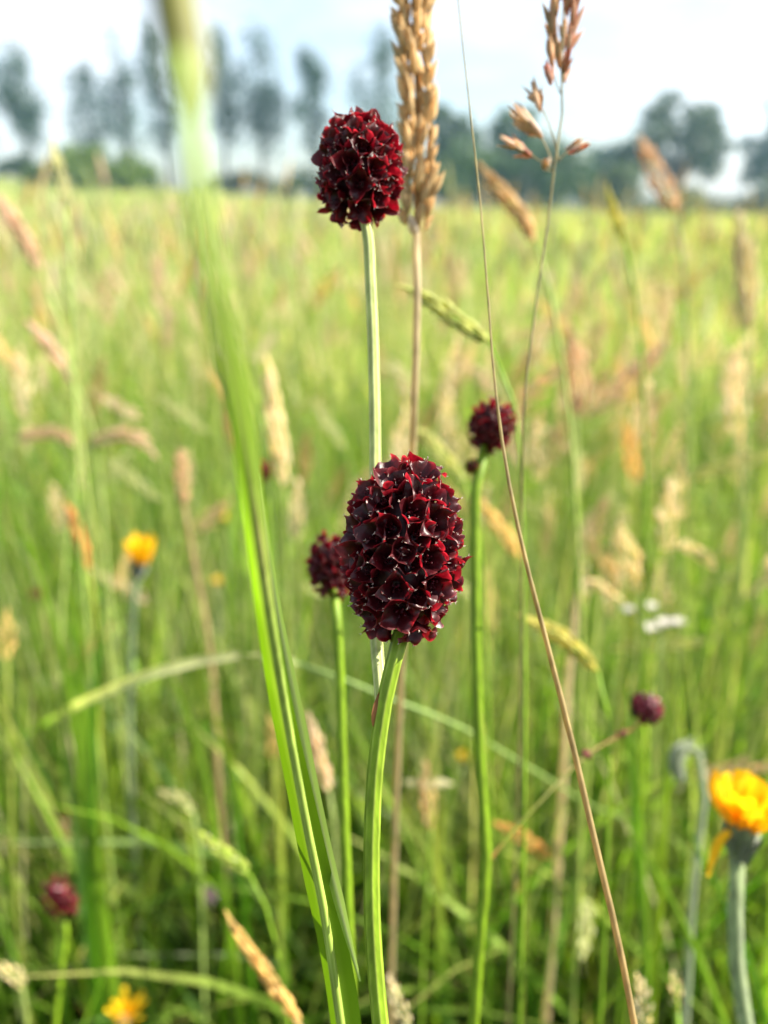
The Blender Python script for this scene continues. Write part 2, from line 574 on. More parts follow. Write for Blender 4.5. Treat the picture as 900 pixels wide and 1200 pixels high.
# ------------------------------------------------------------------ great burnet
def floret_mesh(k, open_=1.0):
    rr = random.Random(100 + k)
    mb = MB()
    NU, NV = 11, 9
    fo = [1.15, 0.45, 0.9, 1.25, 0.25, 0.7, 1.0, 0.55][k % 8]
    for s in range(4):
        az = s * math.pi / 2 + rr.uniform(-0.12, 0.12)
        ln = rr.uniform(0.82, 1.15); op = open_ * fo * rr.uniform(0.55, 1.35)
        tipc = rr.uniform(-0.7, 0.45); wd = rr.uniform(0.9, 1.1)
        ph = rr.uniform(0, 6)
        # profile of the midline: (radius, outward height) in millimetres
        prof = spline([(0.24, 0.0, 0), (0.50, 0.80, 0), (0.92, 1.50, 0), (1.38 * (0.72 + 0.28 * op), 2.02, 0),
                       (1.74 * (0.68 + 0.32 * op), 2.38 - 0.22 * op + tipc * 0.25, 0), (2.02 * (0.62 + 0.38 * op) - 0.1 * tipc, 2.62 - 0.35 * op + tipc * 0.8, 0)], NU)[:, :2]
        prof *= ln
        V = []; C = []
        for i in range(NU):
            t = i / (NU - 1)
            half = wd * 0.5 * (0.30 + 2.05 * math.sin(math.pi * min(1.0, t * 0.93 + 0.02)) ** 0.85 * (0.45 + 0.75 * t)) * (1 - t ** 5)
            if i == NU - 1:
                half = 0.02
            for j in range(NV):
                u = -1 + 2 * j / (NV - 1)
                r = prof[i, 0]; z = prof[i, 1]
                cup = u * u * half * (0.62 - 0.25 * t)
                wav = 0.17 * math.sin(5 * t + 2.5 * u + ph) * t + 0.34 * math.sin(7 * t + ph * 2 + u) * abs(u) ** 3 * t
                keel = -0.10 * (1 - abs(u)) ** 2 * t
                lx = r + 0.10 * cup * (-1); ly = u * half; lz = z + cup + wav + keel
                x = lx * math.cos(az) - ly * math.sin(az); y = lx * math.sin(az) + ly * math.cos(az)
                V.append((x, y, lz))
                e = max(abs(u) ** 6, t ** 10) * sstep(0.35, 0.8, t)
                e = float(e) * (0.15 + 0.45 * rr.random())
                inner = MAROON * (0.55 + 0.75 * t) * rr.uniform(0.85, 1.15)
                C.append(inner * (1 - e) + np.array((0.30, 0.075, 0.075)) * e)  # pale margin, with the bright rim highlight painted into the sepal colour
        V = np.array(V) * 1e-3
        F = [(i * NV + j, i * NV + j + 1, i * NV + NV + 1 + j, i * NV + NV + j) for i in range(NU - 1) for j in range(NV - 1)]
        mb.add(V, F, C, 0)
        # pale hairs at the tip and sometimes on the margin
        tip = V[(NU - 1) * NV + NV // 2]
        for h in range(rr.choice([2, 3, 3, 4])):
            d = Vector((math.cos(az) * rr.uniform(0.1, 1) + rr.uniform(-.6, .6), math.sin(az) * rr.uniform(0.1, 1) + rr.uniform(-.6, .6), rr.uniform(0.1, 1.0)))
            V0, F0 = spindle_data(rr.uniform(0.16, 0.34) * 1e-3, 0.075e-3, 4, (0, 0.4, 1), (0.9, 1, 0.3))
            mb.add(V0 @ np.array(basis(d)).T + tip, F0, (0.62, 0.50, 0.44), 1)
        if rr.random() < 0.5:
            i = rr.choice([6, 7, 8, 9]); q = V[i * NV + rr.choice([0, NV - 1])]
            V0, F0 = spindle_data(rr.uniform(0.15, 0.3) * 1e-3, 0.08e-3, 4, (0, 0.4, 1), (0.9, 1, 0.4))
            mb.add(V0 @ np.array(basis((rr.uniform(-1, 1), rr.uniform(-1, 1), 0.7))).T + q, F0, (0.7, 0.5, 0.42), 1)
    # stamens and style in the throat
    for s in range(4):
        a = s * math.pi / 2 + math.pi / 4
        tp = np.array([[0.1 * math.cos(a), 0.1 * math.sin(a), 0.4], [0.28 * math.cos(a), 0.28 * math.sin(a), 1.1], [0.42 * math.cos(a), 0.42 * math.sin(a), rr.uniform(1.25, 1.7)]]) * 1e-3
        tube(mb, tp, 0.05e-3, (0.07, 0.006, 0.01), sides=4)
        V0, F0 = spindle_data(0.30e-3, 0.26e-3, 6, (0, 0.25, 0.6, 0.9, 1), (0.3, 0.95, 1, 0.6, 0.1))
        mb.add(V0 + tp[-1] - np.array((0, 0, 0.1e-3)), F0, (0.06, 0.005, 0.012))
    V0, F0 = spindle_data(1.1e-3, 0.45e-3, 6, (0, 0.3, 0.6, 0.9, 1), (0.6, 0.5, 0.6, 1, 0.3))
    mb.add(V0 + np.array((0, 0, 0.3e-3)), F0, (0.06, 0.005, 0.012))
    return mb.mesh('floret', [M_SEPAL, M_HAIR])


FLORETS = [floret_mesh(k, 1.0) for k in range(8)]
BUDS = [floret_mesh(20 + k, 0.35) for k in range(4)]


def simple_floret_data(k):
    """One-piece little cup for heads too small to show single sepals."""
    rr = random.Random(k)
    V, F = [], []
    for j in range(8):
        a = j * math.pi / 4
        V.append((0.3 * math.cos(a), 0.3 * math.sin(a), 0))
    for j in range(8):
        a = j * math.pi / 4
        q = 1.45 if j % 2 == 0 else 0.9
        V.append((q * math.cos(a), q * math.sin(a), 1.5 + (0.25 if j % 2 else 0) + rr.uniform(-.2, .2)))
    V.append((0, 0, 0.9))
    for j in range(8):
        F.append((j, (j + 1) % 8, 8 + (j + 1) % 8, 8 + j))
    F2 = [(8 + j, 8 + (j + 1) % 8, 16) for j in range(8)]
    return np.array(V) * 1e-3, F + F2


def head_points(N, Rc, Hc, p=2.6, bot=0.86, cut=0.985):
    """Spiral of points on a barrel: position, normal (axis = z)."""
    zs = np.linspace(-1, 1, 400)
    rad = Rc * (1 - np.abs(zs) ** p) ** (1 / 2.0)
    rad = rad * np.where(zs < 0, 1 - (1 - bot) * zs * zs, 1)
    ar = rad + 0.25 * Rc * np.abs(zs) ** 6
    cum = np.cumsum(ar); cum = (cum - cum[0]) / (cum[-1] - cum[0])
    out = []
    for i in range(N):
        s = (i + 0.5) / N
        z = float(np.interp(s, cum, zs)); z = max(-cut, min(0.985, z))
        r = float(np.interp(z, zs, rad))
        e = 0.02
        dr = (np.interp(min(1, z + e), zs, rad) - np.interp(max(-1, z - e), zs, rad)) / (2 * e * Hc)
        a = i * 2.39996323
        n = Vector((math.cos(a), math.sin(a), -dr)).normalized()
        out.append((Vector((r * math.cos(a), r * math.sin(a), z * Hc)), n, z))
    return out


def core_mesh(name, Rc, Hc, col):
    mb = MB()
    zs = np.linspace(-0.99, 0.99, 18)
    path = np.stack([0 * zs, 0 * zs, zs * Hc], 1)
    tube(mb, path, Rc * np.sqrt(1 - np.abs(zs) ** 2.6) * np.where(zs < 0, 1 - 0.14 * zs * zs, 1), col, sides=16)
    return mb


def burnet_head(parent, centre, axis, Rout, Hout, N, fs=1.0, detail=True, tint=None, spin=0.0, bud_top=0.0, seed=1, cols=None):
    """Flower head: core mesh with its florets as children (or joined when small)."""
    rr = random.Random(seed)
    fl = 2.25e-3 * fs
    Rc, Hc = Rout - fl, Hout - fl
    kc = 1.0 if detail else 0.86
    mb = core_mesh('flower_head', Rc * 1.06 * kc, Hc * 1.03 * kc, MAROON * 0.8 if cols is None else np.array(cols) * 0.7)
    pts = head_points(N, Rc, Hc)
    if not detail:
        V0, F0 = simple_floret_data(seed)
        c0 = MAROON * 1.2 if cols is None else np.array(cols)
        for p, n, z in pts:
            B = np.array(basis(n, (0, 0, 1)) @ Matrix.Rotation(rr.uniform(0, 1.5), 3, 'Z'))
            V = V0 * fs * rr.uniform(1.2, 1.7)
            mb.add(V @ B.T + np.array(p), F0, c0 * rr.uniform(0.35, 1.7), 0)
    me = mb.mesh('flower_head', [M_SEPAL])
    h = link('flower_head', me, parent)
    h.location = Vector(centre) - parent.location
    h.rotation_mode = 'QUATERNION'
    B = basis(axis, (math.cos(spin), math.sin(spin), 0))
    h.rotation_quaternion = B.to_quaternion()
    if detail:
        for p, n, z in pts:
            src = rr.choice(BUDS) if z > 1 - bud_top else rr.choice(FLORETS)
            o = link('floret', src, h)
            up = n + Vector((0, 0, 0.18))
            M = basis(up + Vector((rr.uniform(-.3, .3), rr.uniform(-.3, .3), rr.uniform(-.3, .3))), (0, 0, 1)) @ Matrix.Rotation(math.pi / 4 * rr.choice([0, 1]) + rr.uniform(-0.5, 0.5), 3, 'Z')
            o.rotation_mode = 'QUATERNION'
            o.rotation_quaternion = M.to_quaternion()
            o.location = p + n * (-0.2e-3 * fs)
            s = fs * rr.uniform(0.86, 1.12)
            o.scale = (s, s, s)
    return h


def burnet_stem(parent, path, r0, r1, col, rcol, name='stem', n=60, sides=28):
    mb = MB()
    pts = spline(path, n)
    C = np.linspace(0, 1, n)[:, None]
    tube(mb, pts, np.linspace(r0, r1, n), np.asarray(col), sides=sides, ridge=0.085, nr=7, ridge_col=rcol)
    return mb.build(name, M_STEM, parent)


# the sharp plant with two heads
D0 = 0.100
mainp = pix_path([(471, 740), (462, 775), (455, 800), (448, 840), (441, 890), (437, 950), (435.5, 1020), (437, 1090), (442, 1160), (448, 1220)], D0)
full = to_ground(mainp)
root = full[-1]
burnet = thing('great_burnet', (root[0], root[1], gz(root[0], root[1])),
               'tall great burnet in sharp focus, two large crimson heads on a forked ridged green stem', 'flower')
burnet_stem(burnet, full, 0.95e-3, 1.15e-3, (0.165, 0.260, 0.014), (0.26, 0.35, 0.045), n=120)
D1 = 0.1125
side = pix_path([(424, 245, D1), (430, 270, D1), (434, 330, D1), (438, 430, .1122), (439.5, 520, .1117), (439, 620, .1105), (439.5, 700, .1085), (441.5, 760, .1058), (445, 800, .1032), (447, 835, .1015), (443, 870, .1005)], D1)
burnet_stem(burnet, side, 0.72e-3, 0.80e-3, (0.34, 0.40, 0.11), (0.56, 0.58, 0.28), name='side_stem', n=90)
mb = MB()
bp = spline(pix_path([(441, 858, .1003), (439.5, 838, .0995), (443, 820, .0995), (446, 808, .100)], .1), 12)
ribbon(mb, bp, 0.9e-3 * np.sin(np.linspace(0.3, math.pi * 0.97, 12)), (0.30, 0.13, 0.06), fold=0.5)
mb.build('bract', M_STRAW, burnet)
# big head: 145 px wide, 228 px tall; small upper head: 106 x 140
ax = (np.array(P(474, 560, D0)) - np.array(P(470, 740, D0 - 0.001)))
burnet_head(burnet, P(473, 647, D0), ax, 7.05e-3, 11.5e-3, 82, 1.2, spin=0.5, seed=3)
ax = (np.array(P(421, 140, D1)) - np.array(P(424, 250, D1)))
burnet_head(burnet, P(422, 201, D1), ax, 5.75e-3, 7.85e-3, 52, 1.1, spin=2.0, seed=8)


def burnet_plant(label, c, d, wpx, hpx, tilt, stem, stem_px, N, fs, seed, detail=True, cols=None, scol=(0.135, 0.222, 0.009), group=None, bud=None, bud_top=0.0):
    cen = P(c[0], c[1], d)
    sp = pix_path(stem, d)
    top = np.array(cen) + (np.array(sp[0]) - np.array(cen)) * 0.5
    full = to_ground([top] + sp)
    root = full[-1]
    t = thing('great_burnet', (root[0], root[1], gz(root[0], root[1])), label, 'flower', group)
    mm = d / FPX
    burnet_stem(t, full, stem_px * mm * 0.46, stem_px * mm * 0.55, scol, tuple(min(1, 1.2 * q) for q in scol), n=60, sides=14)
    burnet_head(t, cen, (math.sin(tilt), 0, math.cos(tilt)), wpx / 2 * mm, hpx / 2 * mm, N, fs, detail, seed=seed, cols=cols, bud_top=bud_top)
    if bud:
        mb = MB()
        bc = np.array(P(bud[0], bud[1], d))
        V0, F0 = simple_floret_data(5)
        for k in range(14):
            n = Vector((random.gauss(0, 1), random.gauss(0, 1), random.gauss(0, 1))).normalized()
            mb.add((V0 * 0.55) @ np.array(basis(n)).T + bc + np.array(n) * bud[2] * mm * 0.3, F0, np.array((0.16, 0.05, 0.015)) * random.uniform(0.5, 1.3))
        tube(mb, spline([bc, np.array(P(bud[0] + 3, bud[1] + 22, d)), np.array(P(bud[0] + 6, bud[1] + 70, d))], 8), 1.6 * mm, scol, sides=6)
        mb.build('bud', M_SEPAL, t)
    return t


b2 = burnet_plant('dark red great burnet head crossed by the thin tan grass stalk, tiny bud beside it', (576, 500), 0.162, 55, 68, 0.25,
                  [(561, 545), (557, 610), (557, 700), (559, 800), (564, 920), (570, 1010), (563, 1090), (556, 1190)], 13, 44, 0.66, 21, bud=(555, 547, 12))
b3 = burnet_plant('oval dark crimson great burnet head half hidden behind the large sharp head', (388, 665), 0.150, 52, 84, -0.05,
                  [(394, 715), (397, 760), (400, 850), (403, 950), (408, 1060), (412, 1180)], 12, 52, 0.66, 33)
def young_branch(t):
    """Thin reddish side branch with a young head and two tiny buds."""
    rows = pix_path([(570, 1012, .164), (592, 985, .166), (640, 932, .172), (686, 886, .182), (727, 861, .192), (748, 848, .199), (756, 838, .2)], .18)
    mb = MB(); tube(mb, spline(rows, 30), np.linspace(0.34e-3, 0.26e-3, 30), np.array([np.interp(np.arange(30), [0, 3, 12, 29], q) for q in ((.36, .13, .13, .20), (.14, .17, .12, .06), (.05, .015, .015, .025))]).T, sides=8)
    mb.build('side_stem', M_STEM, t)
    burnet_head(t, P(757, 830, .2), (0.3, 0, 1), 18 * .2 / FPX, 18.5 * .2 / FPX, 34, 0.55, False, seed=41, cols=(0.105, 0.022, 0.036))
    V0, F0 = simple_floret_data(5)
    for bx, by, d in ((685, 886, .182), (727, 860, .192)):
        mb = MB(); bc = np.array(P(bx, by - 1, d))
        for k in range(9):
            n = Vector((random.gauss(0, 1), random.gauss(0, 1), random.gauss(0, 1))).normalized()
            mb.add((V0 * 0.5) @ np.array(basis(n)).T + bc + np.array(n) * 0.4e-3, F0, np.array((0.30, 0.09, 0.09)) * random.uniform(0.6, 1.2))
        mb.build('bud', M_STRAW, t)


young_branch(b2)
b2['label'] = 'dark red great burnet crossed by the thin tan grass stalk, with a reddish side branch'


def leaf_tuft(label, leaves, d):
    mm = d / FPX
    paths = [to_ground(pix_path(r, d)) for r, w, c in leaves]
    e = paths[0][-1]
    t = thing('grass_tuft', (e[0], e[1], gz(e[0], e[1])), label, 'grass tuft')
    for full, (r, w, c) in zip(paths, leaves):
        full[-1] = np.array((e[0] + random.uniform(-.004, .004), e[1] + random.uniform(-.004, .004), gz(e[0], e[1]) - 0.006))
        mb = MB()
        ribbon(mb, spline(full, 30), np.interp(np.arange(30), [0, 3, 10, 29], [0.1, 0.6, 1, 0.9]) * w * mm, c, fold=0.35, twist=0.5)
        mb.build('leaf', M_LEAF, t)


leaf_tuft('upright bright green grass tuft just below the young burnet bud', [([(746, 850), (748, 920), (752, 1000), (758, 1110)], 13, YGREEN), ([(784, 800), (783, 860), (780, 950), (774, 1060)], 13, (0.24, 0.34, 0.02)), ([(735, 760), (738, 860), (746, 980), (755, 1090)], 10, GREEN)], 0.27)
leaf_tuft('tuft of long green blades leaning past the large yellow hawkbit stem', [([(790, 940), (830, 1020), (868, 1100), (900, 1200)], 13, GREEN), ([(700, 900), (745, 980), (800, 1080), (850, 1200)], 11, YGREEN)], 0.26)
leaf_tuft('broad upright green tuft left of the small yellow button flower', [([(78, 640), (88, 720), (96, 820), (104, 930)], 17, YGREEN), ([(120, 660), (116, 740), (110, 840), (106, 940)], 14, GREEN), ([(20, 600), (50, 690), (78, 800), (96, 920)], 12, YGREEN)], 0.34)
leaf_tuft('arching green tuft in the dark gap below the level pale blade', [([(150, 900), (190, 860), (240, 850), (270, 900), (280, 1000)], 9, GREEN), ([(180, 740), (215, 830), (245, 930), (262, 1040)], 11, YGREEN)], 0.36)
burnet_plant('small tilted maroon burnet head with a pinker base among low green grass', (70, 1052), 0.26, 36, 60, -0.35,
             [(77, 1085), (72, 1130), (66, 1190)], 7, 34, 0.62, 43, detail=False, cols=(0.10, 0.010, 0.018))
burnet_plant('faded brown burnet head standing above the small tilted maroon head', (75, 969), 0.42, 28, 34, 0.0,
             [(76, 992), (75, 1040), (73, 1100)], 6, 26, 0.7, 45, detail=False, cols=(0.17, 0.075, 0.035), scol=(0.24, 0.26, 0.07))
burnet_plant('tiny bright red burnet head beside the pale slim grass spike', (310, 553), 0.42, 19, 30, 0.1,
             [(311, 575), (313, 640), (316, 720)], 5, 22, 0.6, 47, detail=False, cols=(0.16, 0.009, 0.02))
burnet_plant('tiny rust-red flower head deep in the grass below the yellow button flower', (42, 696), 0.55, 14, 16, 0.0,
             [(42, 712), (44, 770), (46, 840)], 4, 16, 0.6, 49, detail=False, cols=(0.12, 0.03, 0.012))


# ------------------------------------------------------------------ yellow daisies
def petal_data(L, W, curl):
    n = 9
    V = []; C = []
    for i in range(n):
        t = i / (n - 1)
        w = W * (0.35 + 0.65 * min(1, t * 2.2)) * (1 - 0.25 * t ** 6)
        x = L * (0.10 + 0.22 * t) + curl * L * t ** 3 * 0.5
        z = L * (t - 0.32 * abs(curl) * t ** 3)
        for u in (-1, -0.35, 0.35, 1):
            V.append((x - 0.16 * w * (abs(u) ** 2) * -1, u * w / 2, z + (0.06 * L * (0.5 - abs(abs(u) - 0.5)) if i == n - 1 else 0)))
            k = sstep(0.0, 0.9, t)
            C.append(np.array((0.80, 0.42, 0.004)) * (1 - k) + np.array((0.86, 0.56, 0.012)) * k)
    F = [(i * 4 + j, i * 4 + j + 1, i * 4 + 5 + j, i * 4 + 4 + j) for i in range(n - 1) for j in range(3)]
    return np.array(V), F, C


def yellow_daisy(label, c, d, wpx, hpx, stem, stem_px, npet=26, open_=0.0, detail=True, scol=(0.22, 0.28, 0.12), cal=(0.11, 0.14, 0.06), strays=False, tilt=0.0, spread=0.42):
    mm = d / FPX
    base = np.array(P(c[0], c[1] + hpx * 0.5, d))          # where the petals leave the green cup
    sp = pix_path(stem, d)
    full = to_ground(sp)
    root = full[-1]
    t = thing('yellow_hawkbit', (root[0], root[1], gz(root[0], root[1])), label, 'flower')
    mb = MB()
    tube(mb, spline(full, 40), np.linspace(0.5, 0.55, 40) * stem_px * mm, scol, sides=10, ridge=0.05, nr=5)
    for k in range(60 if detail else 0):       # soft hairs
        q = spline(full, 40)[random.randint(0, 22)]
        dr = Vector((random.gauss(0, 1), random.gauss(0, 1), random.gauss(0, 0.4))).normalized()
        V0, F0 = spindle_data(stem_px * mm * 0.5, 0.12e-3, 3, (0, 1), (1, 0.3))
        mb.add(V0 @ np.array(basis(dr)).T + q + np.array(dr) * stem_px * mm * 0.4, F0, (0.55, 0.55, 0.45))
    mb.build('stem', M_WOOL, t)
    up = Vector((math.sin(tilt), 0, math.cos(tilt)))
    head = link('flower_head', None or _cup(base, np.array(sp[0]), wpx * mm, up, cal, t), t)
    V0 = None
    k = npet
    V0, F0, C0 = petal_data(hpx * mm * 1.06, wpx * mm * (0.33 if npet == 19 else 0.24), 0.25 + open_)
    pm = MB(); pm.add(V0, F0, C0)
    pme = pm.mesh('petal', [M_PETAL])
    joined = MB()
    for i in range(k):
        a = i * 2.39996
        inner = i / k
        B = basis(up) @ Matrix.Rotation(a, 3, 'Z') @ Matrix.Rotation((spread - (spread + 0.08) * inner) * random.uniform(0.7, 1.2), 3, 'Y')
        s = random.uniform(0.85, 1.08) * (1 - 0.18 * inner)
        off = Vector((math.cos(a), math.sin(a), 0)) * wpx * mm * 0.12 * (1 - inner)
        loc = Vector(base) + basis(up) @ off
        if detail:
            o = link('petal', pme, head)
            o.rotation_mode = 'QUATERNION'; o.rotation_quaternion = B.to_quaternion()
            o.scale = (s, s, s)
            o.location = loc - t.location
        else:
            joined.add((V0 * s) @ np.array(B).T + np.array(loc), F0, C0)
    if not detail:
        joined.build('petals', M_PETAL, t)
    if strays:
        # one ray bent outwards and one hanging below the cup, as on the withering flower
        for rows, w in (([(862, 965), (845, 945), (835, 920), (840, 902)], 13), ([(856, 975), (846, 985), (838, 1005), (831, 1028)], 14)):
            mb = MB()
            pp = spline(pix_path(rows, d - 0.004), 14)
            ribbon(mb, pp, w * mm * np.sin(np.linspace(0.5, math.pi * 0.93, 14)) ** 0.6, (0.84, 0.46, 0.01), fold=0.4, twist=0.6)
            mb.build('petal', M_PETAL, t)
    return t


def _cup(base, stem_top, w, up, col, t):
    mb = MB()
    a = np.array(stem_top); b = np.array(base)
    s = np.linspace(0, 1, 10)
    path = a[None, :] * (1 - s[:, None]) + (b + np.array(up) * w * 0.12)[None, :] * s[:, None]
    r = w * (0.10 + 0.16 * np.sin(s * math.pi * 0.62))
    tube(mb, path, r, np.array(col), sides=14, ridge=0.10, nr=7, ridge_col=tuple(1.9 * q for q in col))
    # bracts
    V0, F0 = spindle_data(np.linalg.norm(b - a) * 0.9, w * 0.09, 4, (0, 0.3, 0.7, 1), (0.8, 1, 0.7, 0.1))
    for k in range(16):
        an = k * 2.39996
        B = basis(up)
        dv = B @ Vector((math.cos(an), math.sin(an), 0))
        q = a * (0.9 - 0.5 * k / 16) + b * (0.1 + 0.5 * k / 16) + np.array(dv) * w * (0.17 + 0.05 * k / 16)
        mb.add(V0 @ np.array(basis(Vector(up) + dv * 0.25)).T + q, F0, np.array(col) * random.uniform(0.8, 1.7))
    return mb.mesh('flower_head', [M_WOOL], tuple(t.location))


yellow_daisy('large bright yellow hawkbit half closed on a woolly grey-green stem', (868, 940), 0.18, 74, 58,
             [(864, 1008), (862, 1040), (861, 1080), (865, 1150), (880, 1230)], 17, npet=19, open_=-0.22, spread=0.27, strays=True, tilt=0.08)
yellow_daisy('small round yellow hawkbit with a dark cup, alone among green blades', (166, 644), 0.42, 30, 34,
             [(160, 680), (157, 705), (154, 760), (152, 830)], 7, npet=22, open_=-0.38, spread=0.3, detail=False, cal=(0.03, 0.05, 0.03), scol=(0.12, 0.17, 0.08))
yellow_daisy('orange-yellow hawkbit low in the grass with hairy grey cup', (146, 1180), 0.32, 28, 28,
             [(141, 1203), (140, 1230), (140, 1280)], 10, npet=18, detail=False, cal=(0.20, 0.21, 0.13), tilt=0.25)
yellow_daisy('tiny lemon yellow flower near the tiny bright red burnet head', (267, 605), 0.7, 14, 10,
             [(267, 616), (266, 640), (264, 700)], 4, npet=10, detail=False, open_=0.4)
yellow_daisy('tiny golden flower deep in shade behind the sharp green burnet stem', (541, 885), 0.5, 15, 11,
             [(541, 898), (541, 925), (543, 990)], 4, npet=10, detail=False, open_=0.3)
yellow_daisy('tiny apricot coloured flower behind the blurred foreground blade', (256, 679), 0.65, 13, 10,
             [(256, 690), (256, 710), (255, 770)], 4, npet=10, detail=False, open_=0.3)


# nodding fuzzy bud, clover, white flower
def fuzzy_bud():
    d = 0.27; mm = d / FPX
    rows = pix_path([(800, 915), (792, 890), (803, 876), (820, 886), (826, 915), (822, 960), (812, 1040), (806, 1150)], d)
    full = to_ground(rows[3:])
    t = thing('nodding_bud', (full[-1][0], full[-1][1], gz(full[-1][0], full[-1][1])), 'nodding grey-green fuzzy flower bud left of the large yellow hawkbit', 'flower bud')
    mb = MB(); tube(mb, spline(full, 30), 4.2 * mm, (0.25, 0.30, 0.16), sides=8); mb.build('stem', M_WOOL, t)
    mb = MB()
    pth = spline(rows[:4], 14)
    tube(mb, pth, np.array([0.15, 0.5, 0.8, 0.95, 1, 1, .95, .9, .8, .7, .6, .5, .42, .4]) * 9.5 * mm, (0.22, 0.26, 0.15), sides=12, ridge=0.08, nr=6, ridge_col=(0.12, 0.15, 0.07))
    for k in range(160):
        q = pth[random.randint(0, 13)]
        dr = Vector((random.gauss(0, 1), random.gauss(0, 1), random.gauss(0, 1))).normalized()
        V0, F0 = spindle_data(7 * mm, 0.13e-3, 3, (0, 1), (1, 0.3))
        mb.add(V0 @ np.array(basis(dr)).T + q + np.array(dr) * 7.5 * mm, F0, (0.62, 0.62, 0.55))
    mb.build('bud', M_WOOL, t)


def ball_flower(name, label, c, d, wpx, col, stem, npet=60, cat='flower'):
    mm = d / FPX
    cen = np.array(P(c[0], c[1], d))
    full = to_ground([cen] + pix_path(stem, d))
    t = thing(name, (full[-1][0], full[-1][1], gz(full[-1][0], full[-1][1])), label, cat)
    mb = MB(); tube(mb, spline(full, 24), 2.2 * mm, (0.2, 0.26, 0.07), sides=6); mb.build('stem', M_STEM, t)
    mb = MB(); V0, F0 = spindle_data(wpx * mm * 0.45, wpx * mm * 0.16, 5)
    for k in range(npet):
        z = 1 - 2 * (k + 0.5) / npet; a = k * 2.39996; r = math.sqrt(1 - z * z)
        dr = Vector((r * math.cos(a), r * math.sin(a), z * 0.9 + 0.25)).normalized()
        mb.add(V0 @ np.array(basis(dr)).T + cen + np.array(dr) * wpx * mm * 0.08, F0, np.array(col) * random.uniform(0.75, 1.15))
    mb.build('flower_head', M_HAIR, t)


def flat_flower(label, c, d, wpx, col, stem, blobs):
    mm = d / FPX
    cen = np.array(P(c[0], c[1], d))
    full = to_ground([cen] + pix_path(stem, d))
    t = thing('white_wildflower', (full[-1][0], full[-1][1], gz(full[-1][0], full[-1][1])), label, 'flower')
    mb = MB(); tube(mb, spline(full, 24), 2.0 * mm, (0.2, 0.26, 0.07), sides=6); mb.build('stem', M_STEM, t)
    for bx, by, r in blobs:
        q = np.array(P(bx, by, d + random.uniform(-.004, .004)))
        mb = MB()
        tube(mb, spline([cen + (q - cen) * 0.1 - np.array((0, 0, 8 * mm)), (q + cen) / 2 - np.array((0, 0, 5 * mm)), q], 6), 0.9 * mm, (0.2, 0.26, 0.07), sides=5)
        for k in range(9):
            a = k * 0.7
            dr = Vector((math.cos(a), math.sin(a), 0.35 + 0.3 * random.random()))
            V0, F0 = spindle_data(r * mm, r * mm * 0.5, 5)
            mb.add(V0 @ np.array(basis(dr)).T + q, F0, np.array(col) * random.uniform(0.8, 1.05))
        mb.build('floret_cluster', M_HAIR, t)


fuzzy_bud()
ball_flower('clover', 'small pale pink clover head low in the dark grass gap', (244, 1050), 0.42, 24, (0.55, 0.38, 0.45), [(245, 1075), (247, 1130), (248, 1200)])
flat_flower('white wildflower cluster among the straw-coloured seed heads', (776, 735), 0.36, 30, (0.75, 0.70, 0.62), [(772, 765), (768, 830), (765, 900)],
            [(762, 738, 13), (778, 732, 13), (794, 731, 11), (736, 716, 10), (762, 712, 10)])

# ------------------------------------------------------------------ single grasses that can be told apart
# tan flower spike, nearly sharp, beside the upper burnet head
def tan_spike():
    d = 0.142; mm = d / FPX
    head = pix_path([(480, -60), (484, 0), (487, 60), (490, 130), (491, 200), (489, 250), (488, 272)], d)
    stem = pix_path([(489, 300), (489, 360), (487, 430), (484, 520, .15), (478, 640, .165), (470, 800, .185)], d)
    full = to_ground([head[-1]] + stem)
    t = thing('grass_stalk', (full[-1][0], full[-1][1], gz(full[-1][0], full[-1][1])), 'thick golden-tan grass seed spike rising into the sky beside the upper burnet head', 'grass stalk')
    mb = MB()
    tube(mb, spline(full, 50), np.linspace(4.6, 5.5, 50) * mm, (0.50, 0.43, 0.26), sides=10, ridge=0.05, nr=4)
    mb.build('stem', M_STRAW, t)
    hp = spline(head[::-1], 24)
    mb = MB(); tube(mb, hp, np.linspace(5, 2, 24) * mm, (0.40, 0.28, 0.12), sides=6)
    h = mb.build('seed_head', M_STRAW, t)
    meshes = []
    for k in range(7):
        m = MB(); V0, F0 = spindle_data(random.uniform(30, 40) * mm, random.uniform(8, 11) * mm, 6, bend=random.uniform(-.08, .05))
        m.add(V0, F0, np.array((0.70, 0.49, 0.20)) * (0.75 + 0.08 * k))
        V1, F1 = spindle_data(30 * mm, 9 * mm, 5, bend=0.05)
        m.add(V1 @ np.array(basis((0.22, 0.1, 1), (1, 0, 0))).T + np.array((2.5 * mm, 0, 3 * mm)), F1, np.array((0.76, 0.58, 0.30)) * (0.8 + 0.06 * k))
        for g in range(4):
            Vg, Fg = spindle_data(random.uniform(20, 36) * mm, random.uniform(4, 8) * mm, 5, bend=random.uniform(-.05, .14))
            Bg = Matrix.Rotation(g * 1.6 + random.random(), 3, 'Z') @ Matrix.Rotation(random.uniform(0.05, 0.3), 3, 'Y')
            m.add(Vg @ np.array(Bg).T + np.array((0, 0, random.uniform(0, 8) * mm)), Fg, np.array((0.74, 0.55, 0.27)) * random.uniform(0.7, 1.15))
        meshes.append(m.mesh('spikelet', [M_STRAW]))
    for o, B, sc in spike_spikelets(hp, 33 * mm, 104, 38 * mm, 13 * mm, ang=0.12, taper=False):
        ob = link('spikelet', random.choice(meshes), h)
        ob.location = Vector(o) - t.location
        ob.rotation_mode = 'QUATERNION'; ob.rotation_quaternion = B.to_quaternion()
        ob.scale = (sc, sc, sc)
    # pale papery base
    mb = MB(); V0, F0 = spindle_data(26 * mm, 15 * mm, 7)
    mb.add(V0 @ np.array(basis((-0.25, -0.2, 1))).T + np.array(P(486, 276, d - .001)), F0, (0.62, 0.55, 0.45)); mb.build('bract', M_STRAW, t)


